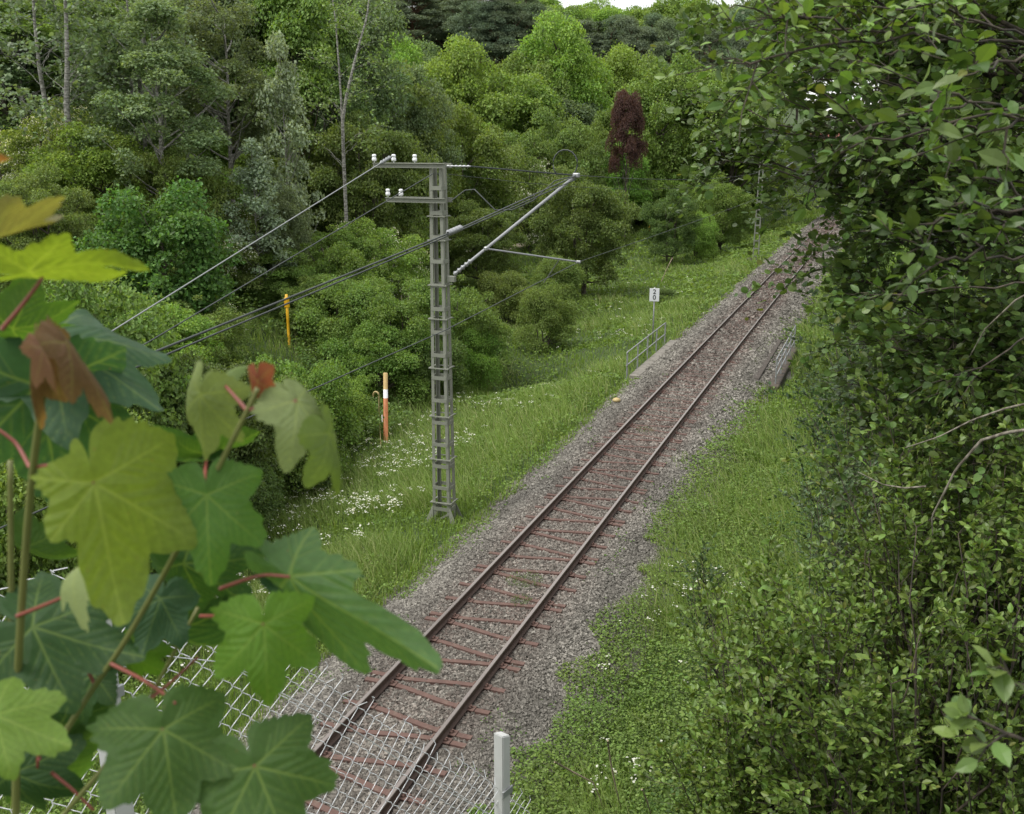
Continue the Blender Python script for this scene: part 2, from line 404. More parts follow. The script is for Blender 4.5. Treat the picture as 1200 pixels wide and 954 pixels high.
# ------------------------------------------------------------------ loose ballast stones
rng = np.random.default_rng(7)
def stones():
    # horizontal distance sampled so that stones keep a similar density in sight
    n = 520000
    s = 7 * (140 / 7) ** rng.random(n); q = rng.uniform(-2.75, 2.85, n)
    keep = rng.random(n) < (.35 + .65 * np.clip(14 / s, 0, 1))
    s, q = s[keep], q[keep]
    edge = np.abs(q) + (vnoise(q * 2 + 9, s * 1.3, 4) - .5) * .9 < 2.45 + rng.random(len(q)) * .3
    rail_gap = (np.abs(np.abs(q) - .755) > .09)
    keep = edge & rail_gap; s, q = s[keep], q[keep]; n = len(s)
    # thin out stones lying on the sleepers
    ph = ((s - 16.5) / 1.165); kk = np.round(ph).astype(int); ds = (ph - kk) * 1.165
    side = np.where(kk % 2 == 0, 1.0, -1.0) * -1     # matched to the sleeper order
    tt = sstep(-.75, .75, q * side); yy = .11 + .23 * tt
    on = (np.abs(np.abs(ds) - yy) < .10) & (np.abs(q) < 1.18)
    keep = ~on | (rng.random(n) < .07); s, q = s[keep], q[keep]; n = len(s)
    size = np.maximum(.034, s * .0016) * rng.uniform(.6, 1.35, n)
    cube = np.array([(x, y, z) for x in (-1, 1) for y in (-1, 1) for z in (-1, 1)], float) * .5
    quads = np.array([(0, 1, 3, 2), (4, 6, 7, 5), (0, 4, 5, 1), (2, 3, 7, 6), (0, 2, 6, 4), (1, 5, 7, 3)])
    V = cube[None] * rng.uniform(.45, 1.15, (n, 8, 1)) + rng.normal(0, .09, (n, 8, 3))
    V *= (size[:, None] * rng.uniform(.7, 1.3, (n, 3)))[:, None] * 1.25
    a = rng.uniform(0, 6.28, (n, 3)); R = euler(a)
    V = np.einsum('nij,nkj->nki', R, V)
    z = bed_z(q) + size * .12
    V += np.stack([q + tc_x(s), s, z], -1)[:, None]
    Fq = quads[None] + (np.arange(n) * 8)[:, None, None]
    ru = np.clip(sstep(1.75, .7, np.abs(q)) * rng.uniform(.0, .8, n) * (.3 + .8 * vnoise(q * 1.5, s * .8, 8)) * (.6 + s / 40), 0, 1)
    tri = Fq.reshape(-1, 4)
    return tri_mesh('ballast_stones', V.reshape(-1, 3), tri, {'rnd': ('FACE', np.repeat(np.clip(rng.random(n) ** 1.3 * (.55 + .9 * vnoise(q * 1.6 + 5, s * .9, 12)), 0, 1), 6)), 'kind': ('FACE', np.repeat(ru, 6))})
def euler(a):
    cx, cy, cz = np.cos(a).T; sx, sy, sz = np.sin(a).T
    return np.stack([np.stack([cy * cz, sx * sy * cz - cx * sz, cx * sy * cz + sx * sz], -1),
                     np.stack([cy * sz, sx * sy * sz + cx * cz, cx * sy * sz - sx * cz], -1),
                     np.stack([-sy, sx * cy, cx * cy], -1)], 1)
tag(obj('ballast_stones', stones(), stones_mat()), 'loose grey crushed stones packed around the sleepers, browner between the rails', 'gravel', kind='stuff')

# ------------------------------------------------------------------ culvert: headwalls and railings
bm = bmesh.new()
box(bm, (-4.42, 42.3, -1.15), (.22, 8.6, 1.5), None, .02)
t = thing('culvert_headwall', 'dark stained low concrete wall of the culvert beside the right hand railing', 'wall')
obj('wall', bm_mesh('wall', bm), M_CONCD, t)
bm = bmesh.new(); box(bm, (-4.42, 42.3, -.36), (.34, 8.75, .10), None, .015); obj('coping', bm_mesh('coping', bm), M_CONCD, t)
bm = bmesh.new(); box(bm, (-3.66, 41.4, -1.45), (.42, 7.9, 2.0), None, .03); obj('wing_wall', bm_mesh('wing_wall', bm), painted('brown stained concrete', (.07, .056, .043), .9, 0, .45, 3, (.04, .035, .03), .5), t)
t = thing('edge_kerb', 'mossy flat concrete edge slabs at the foot of the railing below the number sign', 'kerb')
for k in range(5):
    bm = bmesh.new(); box(bm, (-9.02, 38.0 + k * 1.55, -.52), (.42, 1.5, .16), None, .02); obj('slab', bm_mesh('slab', bm), M_CONC, t)
def railing(x, y0, y1, npost, base, h, label, rails=2):
    t = thing('railing', label, 'railing', (0, 0, 0), 'steel railings at the culvert')
    ys = np.linspace(y0, y1, npost)
    for y in ys:
        bm = bmesh.new(); bar(bm, (x, y, base - .35), (x, y, base + h), .055, .055); box(bm, (x, y, base - .05), (.14, .14, .012)); obj('post', bm_mesh('post', bm), M_GALV, t)
    for k in range(rails):
        z = base + h * (1 - k / rails) - .0
        obj('handrail', tube_mesh('handrail', [([(x, y0 - .12, z - .03), (x, y0, z), (x, y1, z), (x, y1 + .12, z - .03)], .024)], 8), M_GALV, t)
railing(-9.36, 37.4, 44.4, 5, -.6, 1.05, 'grey pipe railing in front of the number sign, on the meadow side of the track', 2)
railing(-3.62, 37.9, 45.2, 5, -.5, 1.05, 'grey pipe railing above the dark culvert wall, on the alder side of the track', 3)

# ------------------------------------------------------------------ kilometre board
t = thing('distance_sign', 'small white board with 2 above 0 on a slim grey pole behind a railing', 'sign', (-9.86, 44.1, -.75))
t.rotation_euler = (0, 0, math.radians(14))
bm = bmesh.new(); r = bmesh.ops.create_cone(bm, cap_ends=True, segments=12, radius1=.033, radius2=.033, depth=2.9); bmesh.ops.translate(bm, vec=(0, .03, 1.4), verts=r['verts']); obj('pole', bm_mesh('pole', bm, True), M_GALV, t)
bm = bmesh.new(); box(bm, (0, -.02, 2.52), (.44, .02, .60), None, .006); bd = obj('board', bm_mesh('board', bm), M_SIGN, t)
def glyph(txt, size, loc, parent, name='number'):
    c = bpy.data.curves.new(name, 'FONT'); c.body = txt; c.size = size; c.align_x = 'CENTER'; c.align_y = 'CENTER'; c.extrude = .002; c.offset = .004
    o = bpy.data.objects.new(name, c); scn.collection.objects.link(o)
    bpy.context.view_layer.update(); dg = bpy.context.evaluated_depsgraph_get(); me = bpy.data.meshes.new_from_object(o.evaluated_get(dg))
    bpy.data.objects.remove(o); me.materials.clear(); g = obj(name, me, M_BLACK, parent); g.location = loc; g.rotation_euler = (math.pi / 2, 0, 0); return g
glyph('2', .30, (0, -.034, 2.655), bd); glyph('0', .30, (0, -.034, 2.395), bd)

# ------------------------------------------------------------------ trackside bits
t = thing('cable_box', 'small yellow topped round cable box on the gravel beside the track', 'box', (-8.45, 32.4, -.45))
bm = bmesh.new(); r = bmesh.ops.create_cone(bm, cap_ends=True, segments=14, radius1=.13, radius2=.12, depth=.2); bmesh.ops.translate(bm, vec=(0, 0, .1), verts=r['verts']); obj('body', bm_mesh('body', bm), M_CONC, t)
bm = bmesh.new(); r = bmesh.ops.create_uvsphere(bm, u_segments=14, v_segments=8, radius=.145); bmesh.ops.scale(bm, vec=(1, 1, .6), verts=r['verts']); bmesh.ops.translate(bm, vec=(0, 0, .24), verts=r['verts']); obj('cap', bm_mesh('cap', bm, True), M_YELF, t)
obj('cable', tube_mesh('cable', [([(.1, -.02, .12), (.35, -.08, .14), (.6, -.3, .19), (.8, -.55, .24), (1.15, -.75, .24)], .02)], 6), M_RUB, t)

def post_at(u, vb, vt, d, r, mat, name, label, cat, capmat=None):
    b = P(u, vb, d); g = float(gz(b[0], b[1])); tp = max(P(u, vt, d)[2], g + 1.2)
    t = thing(name, label, cat, (b[0], b[1], g))
    obj('shaft', tube_mesh('shaft', [([(0, 0, -.3), (0, 0, (tp - g) * .5), (0, 0, tp - g)], r)], 8), mat, t)
    return t, tp - g
# orange marker post with white and wooden top
t, h = post_at(451.5, 498, 437, 33.6, .001, M_ORG, 'marker_post', 'leaning orange and white marker post in the grass beside a hooked pipe', 'post')
bpy.data.objects.remove(t.children[0])
def ring_part(name, z0, z1, r, m, lean=.03):
    obj(name, tube_mesh(name, [([(lean * z0, 0, z0), (lean * z1, 0, z1)], r)], 8), m, t)
ring_part('orange_section', -.3, h * .66, .085, M_ORG); ring_part('white_section', h * .66, h * .78, .083, M_SIGN); ring_part('wooden_top', h * .78, h, .08, M_WOODL)
obj('plate', tube_mesh('plate', [([(-.1, -.03, h * .32), (-.1, -.03, h * .42)], .016)], 4), M_SIGN, t)
b = P(443.5, 497, 33.3); g = float(gz(b[0], b[1])); tp = P(443.5, 459, 33.3)[2] - g
t = thing('vent_pipe', 'thin yellowish pipe with a hooked top standing beside the orange post', 'pipe', (b[0], b[1], g))
pts = [(.06, 0, -.3), (.05, 0, tp * .5), (.06, 0, tp - .16)] + [(.06 - .11 * (1 - math.cos(a)), 0, tp - .14 + .13 * math.sin(a)) for a in np.linspace(.3, math.pi, 8)] + [(-.16, 0, tp - .22)]
obj('tube', tube_mesh('tube', [(pts, .032)], 8), M_YELF, t)
for (u, vb, vt, d, lab) in ((337.5, 378, 345, 41, 'yellow gas marker post standing alone in the bushy slope left of the mast'), (761, 262, 238, 112, 'small yellow marker post beside the trodden path far behind the round bushes')):
    t, h = post_at(u, vb, vt, d, .06, M_YEL, 'marker_post', lab, 'post')
    bm = bmesh.new(); box(bm, (0, -.0, h - .35), (.2, .14, .42), None, .02); obj('plate', bm_mesh('plate', bm), M_YEL, t)

# ------------------------------------------------------------------ catenary masts
def mast_mesh(h, w0, w1, dpt0, dpt1, step, t):
    xs = lambda z: (w0 + (w1 - w0) * z / h) / 2; ys = lambda z: (dpt0 + (dpt1 - dpt0) * z / h) / 2
    for sx in (-1, 1):
        for sy in (-1, 1):
            bm = bmesh.new(); a = (sx * xs(0), sy * ys(0), 0); b = (sx * xs(h), sy * ys(h), h)
            bar(bm, (a[0] - sx * .0, a[1], a[2]), b, .012, .085, (1, 0, 0)) if False else None
            # L section: one flange on the front face, one on the side face
            for (ox, oy, sxz, syz) in ((-sx * .037, 0, .074, .012), (0, -sy * .037, .012, .074)):
                vs = []
                for (cx, cy, cz) in (a, b):
                    for dx, dy in ((-1, -1), (1, -1), (1, 1), (-1, 1)):
                        vs.append(bm.verts.new((cx + ox + dx * sxz / 2, cy + oy + dy * syz / 2, cz)))
                for k in range(4): bm.faces.new((vs[k], vs[(k + 1) % 4], vs[4 + (k + 1) % 4], vs[4 + k]))
                bm.faces.new(vs[:4]); bm.faces.new(vs[4:])
            obj('leg', bm_mesh('leg', bm), M_MAST, t)
    z = .45
    while z < h - .1:
        for sy in (-1, 1):
            bm = bmesh.new(); box(bm, (0, sy * (ys(z) + .01), z), (2 * xs(z) - .03, .01, .09)); obj('batten_plate', bm_mesh('batten_plate', bm), M_MAST, t)
        for sx in (-1, 1):
            bm = bmesh.new(); box(bm, (sx * (xs(z) + .01), 0, z), (.01, 2 * ys(z) - .03, .09)); obj('batten_plate', bm_mesh('batten_plate', bm), M_MAST, t)
        z += step
    return xs, ys
def collar(bm, x, y, z, e=.03, h=.024):
    for s in (-1, 1):
        box(bm, (0, s * (y + .03), z), (2 * x + 2 * e + .06, .03, h)); box(bm, (s * (x + .035), 0, z + .004), (.03, 2 * y + .03, h))
def insulator(parent, x, y, z, name='insulator'):
    prof_ = [(.012, 0), (.012, .03), (.052, .034), (.056, .07), (.052, .10), (.040, .112), (.040, .13), (.050, .14), (.050, .17), (.036, .185), (.0, .19)]
    bm = bmesh.new(); n = 14; rings = []
    for r_, zz in prof_:
        rings.append([bm.verts.new((x + max(r_, .0005) * math.cos(2 * math.pi * k / n), y + max(r_, .0005) * math.sin(2 * math.pi * k / n), z + zz)) for k in range(n)])
    for a, b in zip(rings, rings[1:]):
        for k in range(n): bm.faces.new((a[k], a[(k + 1) % n], b[(k + 1) % n], b[k]))
    obj(name, bm_mesh(name, bm, True), M_WHITE, parent)

MX, MY = -9.86, 21.05; MZ = -.78; MH = 8.85
t = thing('catenary_mast', 'tall grey green latticed steel mast with two cross arms and white insulators', 'mast', (MX, MY, MZ))
xs, ys = mast_mesh(MH, .47, .31, .36, .25, .56, t)
for z in (.62, 1.75, 2.85, 4.05, 5.25, 6.05, 7.1, 7.65):
    bm = bmesh.new(); collar(bm, xs(z), ys(z), z); obj('collar', bm_mesh('collar', bm), M_MAST, t)
for sx in (-1, 1):
    bm = bmesh.new()
    for sy in (-1, 1):
        v = [bm.verts.new(p) for p in ((sx * .22, sy * .18, .5), (sx * .25, sy * .18, .5), (sx * .46, sy * .24, 0), (sx * .22, sy * .24, 0))]
        v2 = [bm.verts.new((p.co.x, p.co.y + sy * .012, p.co.z)) for p in v]
        bm.faces.new(v); bm.faces.new(v2)
        for k in range(4): bm.faces.new((v[k], v[(k + 1) % 4], v2[(k + 1) % 4], v2[k]))
    box(bm, (sx * .33, 0, .02), (.3, .6, .03))
    obj('foot_plate', bm_mesh('foot_plate', bm), M_MAST, t)
bm = bmesh.new(); bar(bm, (-.22, -.2, .08), (.22, -.2, .35), .05, .012, (0, 1, 0)); obj('brace', bm_mesh('brace', bm), M_MAST, t)
bm = bmesh.new(); box(bm, (0, 0, -.35), (1.15, .95, .7), None, .04); obj('foundation', bm_mesh('foundation', bm), M_CONCD, t)
def arm(z, xl, name='cross_arm'):
    bm = bmesh.new()
    for sy in (-1, 1):
        y = sy * (ys(z) + .045)
        box(bm, ((xl + .26) / 2, y, z), (.26 - xl, .012, .10)); box(bm, ((xl + .26) / 2, y - sy * -.03, z + .046), (.26 - xl, .06, .012)); box(bm, ((xl + .26) / 2, y + sy * .03, z - .046), (.26 - xl, .06, .012))
    for x in (xl + .1, xl * .6, xl * .35): box(bm, (x, 0, z - .02), (.05, 2 * ys(z) + .09, .02))
    return obj(name, bm_mesh(name, bm), M_MAST, t)
A1 = arm(8.79, -1.58); A2 = arm(8.01, -1.27)
for x in (-1.55, -1.04, -.50): insulator(A1, x, -.17, 8.85)
for x in (-1.22, -.88): insulator(A2, x, -.17, 8.07)
def rod(name, a, b, r, mat, parent, base=(MX, MY, MZ), sides=8, mid=None):
    a = np.array(a) - np.array(base); b = np.array(b) - np.array(base); pts = [a, b] if mid is None else [a] + [np.array(m) - np.array(base) for m in mid] + [b]
    return obj(name, tube_mesh(name, [(pts, r)], sides), mat, parent)
TIP = np.array([-6.52, 21.0, 7.83]); ROOT = np.array([-9.62, 21.0, 5.42])
def lerp(a, b, k): return tuple(np.array(a) * (1 - k) + np.array(b) * k)
cl_ = rod('cantilever_tube', lerp(ROOT, TIP, .05), TIP, .035, M_GALV, t)
def ribbed(name, a, b, n, r, mat, parent, base=(MX, MY, MZ)):
    a = np.array(a) - np.array(base); b = np.array(b) - np.array(base); L = np.linalg.norm(b - a); pts, rr = [], []
    for k in range(n * 3 + 1): pts.append(a + (b - a) * k / (n * 3)); rr.append(r if k % 3 == 1 else r * .5)
    return obj(name, tube_mesh(name, [(pts, rr)], 8), mat, parent)
ribbed('strut_insulator', lerp(ROOT, TIP, .05), lerp(ROOT, TIP, .2), 5, .065, M_GALV, t)
bm = bmesh.new(); box(bm, (.3, 0, ROOT[2] - MZ), (.2, .12, .14), None, .01); obj('bracket', bm_mesh('bracket', bm), M_MAST, t)
ribbed('stay_insulator', (MX + .25, 21.0, 8.0), (MX + .85, 21.0, 8.0), 6, .032, M_GALV, t)
rod('stay_tube', (MX + .85, 21.0, 8.0), TIP, .016, M_WIRE, t)
K = lerp(ROOT, TIP, .235)
REG = np.array([-6.45, 21.05, 5.95]); rg0 = lerp(ROOT, TIP, .31)
rod('steady_arm', rg0, REG, .02, M_GALV, t); rod('steady_hanger', lerp(rg0, REG, .8), (-7.25, 21.0, 5.45), .011, M_GALV, t)
bm = bmesh.new(); box(bm, tuple(TIP - np.array((MX, MY, MZ))), (.14, .14, .1), None, .02); box(bm, tuple(np.array(rg0) - np.array((MX, MY, MZ))), (.09, .09, .09), None, .02); box(bm, tuple(REG - np.array((MX, MY, MZ))), (.1, .06, .06), None, .01); obj('clamp', bm_mesh('clamp', bm), M_GALV, t)
j0 = P(528, 237, 22.0)
def wire(name, pts, r, label, mat=M_WIRE, cat='wire', sag=0, group=None, sides=6):
    pts = [np.array(p, float) for p in pts]; out = []
    for a, b in zip(pts, pts[1:]):
        L = np.linalg.norm(b - a)
        for k in np.linspace(0, 1, 13)[:-1]: out.append(a * (1 - k) + b * k - np.array([0, 0, 4 * sag * k * (1 - k)]))
    out.append(pts[-1]); c = out[0].copy()
    return tag(obj(name, tube_mesh(name, [(np.array(out), r)], sides), mat), label, cat, group)
# jumper cable looping from the mast to the cantilever tip
jp = [P(528, 236, 22.6), P(545, 223, 22.5), P(556, 222, 22.4), P(567, 233, 22.3), P(580, 246, 22.2), P(600, 246, 22.1), P(625, 235, 22), P(650, 212, 21.9), TIP]
obj('jumper_cable', tube_mesh('jumper_cable', [(np.array(jp) - np.array((MX, MY, MZ)), .014)], 6), M_WIRE, t)
lp = [TIP + np.array([.02 + -.28 + .28 * math.cos(a), 0, .02 + .22 + .3 * math.sin(a) * 1.0]) for a in np.linspace(-.9, 4.0, 14)]
obj('cable_loop', tube_mesh('cable_loop', [(np.array(lp) - np.array((MX, MY, MZ)), .016)], 6), M_WIRE, t)

# far mast
M2 = (-10.1, 82.0, -.9)
t2 = thing('catenary_mast', 'slender grey ladder like steel mast far up the line, its top hidden in alder leaves', 'mast', M2)
xs2, ys2 = mast_mesh(8.9, .50, .32, .22, .18, .62, t2)
bm = bmesh.new(); box(bm, (0, 0, 0), (1.5, 1.2, .5), None, .05); obj('foundation', bm_mesh('foundation', bm), M_CONCD, t2)
TIP2 = np.array([-6.6, 82, 7.7]); rod('cantilever_tube', (-9.9, 82, 5.5), TIP2, .03, M_GALV, t2, M2); rod('stay_tube', (-9.9, 82, 7.9), TIP2, .02, M_GALV, t2, M2)
M3 = (-9.0, 142.0, -.9)
t3 = thing('catenary_mast', 'farthest steel mast, barely visible through the alder leaves above the bend', 'mast', M3)
mast_mesh(8.9, .50, .32, .22, .18, .62, t3)

# wires (they run on under the bridge behind the photographer)
wire('contact_wire', [(-6.35, -6, 5.45), (-6.4, 7.5, 5.6), (-6.4, 13.8, 5.68), REG], .008, 'lowest overhead wire, from the bottom left to the steady arm of the near mast', M_WIRE)
wire('contact_wire', [REG, (-6.3, 82, 5.9), (-5.4, 142, 5.9)], .007, 'thin contact wire running from the near mast up the line to the far mast', M_WIRE, sag=.12)
wire('messenger_wire', [(-6.5, -4, 5.9), (-6.5, 7.27, 6.58), (-6.5, 14.4, 7.16), TIP], .0125, 'upper thick dark cable of the pair running from cantilever tip down to the left')
wire('messenger_wire', [TIP, TIP2, (-5.5, 142, 7.7)], .008, 'thin carrying wire leaving the cantilever tip towards the far mast', M_WIRE, sag=.75)
wire('reinforcing_cable', [(-6.62, -4, 5.6), (-6.62, 7.3, 6.46), (-6.62, 14.3, 7.07), TIP + np.array([0, 0, -.08])], .0105, 'lower thick dark cable of the pair hanging just beneath the other')
def ribbed_world(name, a, b, n, r, mat, label, cat):
    a = np.array(a, float); b = np.array(b, float); pts, rr = [], []
    for k in range(n * 3 + 1): pts.append(a + (b - a) * k / (n * 3)); rr.append(r if k % 3 == 1 else r * .5)
    return tag(obj(name, tube_mesh(name, [(pts, rr)], 8), mat), label, cat)
ribbed_world('cable_insulator', (-6.5, 14.2, 7.15), (-6.5, 14.75, 7.2), 5, .055, M_GALV, 'pale ribbed insulator on the thick cable pair where it passes the near mast', 'insulator')
a = np.array([MX - 1.04, MY - .17, MZ + 9.02]); b = P(125, 392, 13.5); b2 = a + (b - a) * 1.9
wire('feeder_wire', [a, b, b2], .011, 'bright upper feeder wire descending left from the top cross arm', M_WIREL)
ribbed_world('feeder_insulator', lerp(a, b, .02), lerp(a, b, .075), 4, .05, M_WIREL, 'pale rod insulator at the start of the bright feeder wire', 'insulator')
a = np.array([MX + .0, MY - .25, MZ + 8.62]); b = P(150, 415, 13.2); b2 = a + (b - a) * 1.9
wire('feeder_wire', [a, b, b2], .010, 'dark feeder wire descending left from the mast between its two cross arms', M_WIRE)
a = np.array([MX + .25, MY, MZ + 8.6]); wire('stay_wire', [a, (-9.6, 82, 6.6)], .006, 'thin dark wire sagging from the near mast head to the far mast', M_WIRE, sag=.9)

# ------------------------------------------------------------------ chain link fence
FA = np.array([-2.78, 2.68]); FB = np.array([-2.03, 5.11]); FD = FB - FA; FL = np.linalg.norm(FD); FD /= FL; FN = np.array([FD[1], -FD[0]])
def fpost(tt, ztop, label, width):
    p = FA + FD * FL * tt + FN * .028 - FD * .02 * tt; g = float(gz(p[0], p[1])) - .3
    t = thing('fence_post', label, 'fence post', (p[0], p[1], g), 'fence posts', math.atan2(FD[1], FD[0]))
    bm = bmesh.new(); h = ztop - g
    v = [bm.verts.new((sx * width / 2, sy * width / 2, z)) for z in (0, h) for sx, sy in ((-1, -1), (1, -1), (1, 1), (-1, 1))]
    v[4].co.z += .0; v[5].co.z -= .03; v[6].co.z -= .03
    bm.faces.new(v[:4]); bm.faces.new(v[4:])
    for k in range(4): bm.faces.new((v[k], v[(k + 1) % 4], v[4 + (k + 1) % 4], v[4 + k]))
    bmesh.ops.bevel(bm, geom=[e for e in bm.edges], offset=.006, segments=2, affect='EDGES')
    obj('shaft', bm_mesh('shaft', bm), M_POSTC, t)
    bm = bmesh.new(); box(bm, (0, -width / 2 - .006, h - .42), (width + .02, .014, .05), None, .003); obj('tie_bracket', bm_mesh('tie_bracket', bm), M_GALV, t)
    return t
fpost(0, 6.85, 'pale square fence post half hidden behind the maple leaves', .082)
fpost(1.0, 4.93, 'pale square fence post with slanted top at the right end of the mesh', .078)
ts = np.array([-.6, -.116, .216, .513, .772, 1.05, 1.16]); zt = np.array([7.35, 7.07, 6.60, 5.87, 5.14, 4.42, 4.2])
fence = thing('chain_link_fence', 'sagging galvanised chain link mesh stretched between two pale posts', 'fence')
cw, chh = .053, .118; paths = []; nw = int(FL * 1.74 / cw)
wr = np.random.default_rng(3)
for kx in range(nw):
    s0 = -.6 * FL + kx * cw; top = np.interp(s0 / FL, ts, zt) + wr.uniform(-.02, .02); rows = int(1.75 / (chh / 2)) ; pts = []
    top = math.floor(top / chh) * chh + (0 if True else 0)
    for r_ in range(rows):
        z = top - r_ * chh / 2; ph = (round(z / (chh / 2)) + kx * 0) % 2
        side = (1 if ph else -1) * (1 if kx % 2 else -1)
        ss = s0 + side * cw * .47 + .006 * math.sin(z * 3 + s0 * 2); bul = .045 * math.sin(s0 * 2.3 + z * 1.7) + .03 * math.sin(z * 5 + s0)
        for e in (-1, 1):
            zz = z + (-e) * .008; p = FA + FD * (ss + .0 * e) + FN * (bul + e * .006 * side)
            pts.append((p[0], p[1], zz))
    # hooked top end
    p = FA + FD * (s0 + cw * .2) + FN * .02; pts = [(p[0], p[1], pts[0][2] + .018)] + pts
    paths.append((pts, .0024))
obj('wire_mesh', tube_mesh('wire_mesh', paths, 4), M_WIREZ, fence)
tw = [(tuple(np.array([*(FA + FD * FL * a), zz]))) for a, zz in zip(ts, zt - .30)]
obj('tension_wire', tube_mesh('tension_wire', [(tw, .0025)], 4), M_WIREZ, fence)

# ------------------------------------------------------------------ distant house
hp = P(968, 172, 235); t = thing('house', 'far off house with pale walls and reddish roof glimpsed through the alder leaves', 'house', (hp[0], hp[1], float(gz(hp[0], hp[1])) - .5))
H0 = hp[2] - float(gz(hp[0], hp[1])) + .5
M_WALLH = painted('rendered house wall', (.62, .6, .57), .9, 0, .08, 1); M_ROOFH = painted('red roof tiles', (.36, .13, .10), .85, 0, .25, 3); M_GLASS = painted('dark window glass', (.04, .05, .06), .15, 0, .1, 3)
bm = bmesh.new(); box(bm, (0, 0, H0 / 2), (9, 8, H0)); obj('wall', bm_mesh('wall', bm), M_WALLH, t)
bm = bmesh.new(); v = [bm.verts.new(p) for p in ((-5, -4.6, H0 - .1), (5, -4.6, H0 - .1), (5, 4.6, H0 - .1), (-5, 4.6, H0 - .1), (-5, 0, H0 + 3), (5, 0, H0 + 3))]
for f in ((0, 1, 5, 4), (2, 3, 4, 5), (0, 4, 3), (1, 2, 5), (0, 3, 2, 1)): bm.faces.new([v[k] for k in f])
obj('roof', bm_mesh('roof', bm), M_ROOFH, t)
for x in (-2.8, 0, 2.8):
    for z in (H0 - 1.6, H0 - 4.3):
        bm = bmesh.new(); box(bm, (x, -4.02, z), (1.1, .06, 1.3)); obj('window', bm_mesh('window', bm), M_GLASS, t)

# ------------------------------------------------------------------ foliage builders
T_QUAD = (np.array([(0, 0, 0), (.42, .5, .10), (0, 1, -.06), (-.42, .5, .10)]), np.array([(0, 1, 2), (0, 2, 3)]))
T_OVATE = (np.array([(0, 0, 0), (.20, .22, .05), (.29, .5, .07), (.17, .8, .0), (0, 1, -.10), (-.17, .8, .0), (-.29, .5, .07), (-.20, .22, .05), (0, .5, 0)]),
           np.array([(0, 1, 8), (1, 2, 8), (2, 3, 8), (3, 4, 8), (4, 5, 8), (5, 6, 8), (6, 7, 8), (7, 0, 8)]))
T_ROUND = (np.array([(0, 0, 0), (.34, .2, .05), (.46, .55, .07), (.30, .9, .0), (0, .97, -.05), (-.30, .9, .0), (-.46, .55, .07), (-.34, .2, .05), (0, .5, 0)]), T_OVATE[1])
T_LANCE = (np.array([(0, 0, 0), (.13, .3, .03), (0, 1, -.1), (-.13, .3, .03)]), T_QUAD[1])
T_NEEDLE = (np.array([(0, 0, 0), (.10, .5, .0), (0, 1, -.05), (-.10, .5, .0)]), T_QUAD[1])
def unit(a): return a / (np.linalg.norm(a, axis=-1, keepdims=True) + 1e-9)
def leaf_batch(p, d, nrm, size, tmpl):
    d = unit(d); x = unit(np.cross(d, nrm)); z = np.cross(x, d)
    Tv, Tf = tmpl
    V = p[:, None] + size[:, None, None] * (Tv[None, :, 0, None] * x[:, None] + Tv[None, :, 1, None] * d[:, None] + Tv[None, :, 2, None] * z[:, None])
    k = len(Tv); Fq = Tf[None] + (np.arange(len(p)) * k)[:, None, None]
    return V.reshape(-1, 3), Fq.reshape(-1, 3), len(Tf)
def foliage_mesh(name, p, d, nrm, size, tmpl, rnd, kind=None):
    V, Fq, m = leaf_batch(p, d, nrm, size, tmpl)
    kind = np.zeros(len(p)) if kind is None else kind
    return tri_mesh(name, V, Fq, {'rnd': ('FACE', np.repeat(rnd, m)), 'kind': ('FACE', np.repeat(kind, m))})
def rdir(rng, n): return unit(rng.normal(0, 1, (n, 3)))

def clumps_to_leaves(rng, C, R, n, lsize, up=.55, flat=.75, shell=.72, down=-.35):
    wgt = R ** 2; ci = rng.choice(len(C), n, p=wgt / wgt.sum())
    u = rdir(rng, n); lo = u[:, 2] < down; u[lo, 2] *= -1
    rr = (shell + (1 - shell) * rng.random(n)) * (1 + .22 * (vnoise(u[:, 0] * 2.5 + ci * 7, u[:, 1] * 2.5 + u[:, 2] * 2, 11) - .5))
    out_ = rng.random(n) < .09; rr[out_] *= rng.uniform(1.05, 1.45, out_.sum())
    deep = rng.random(n) < .16; rr[deep] *= rng.random(deep.sum())
    p = C[ci] + u * (R[ci] * rr)[:, None] * np.array([1, 1, flat])
    d = unit(u * .7 + rdir(rng, n) * .8 + np.array([0, 0, -.25])); nn = unit(u * .8 + np.array([0, 0, up]) + rdir(rng, n) * .42)
    # clump level tone so sprays differ a little in colour
    rnd = np.clip(.35 * rng.random(len(C))[ci] + .65 * rng.random(n), 0, 1)
    return p, d, nn, lsize * rng.uniform(.65, 1.35, n), rnd, ci, u

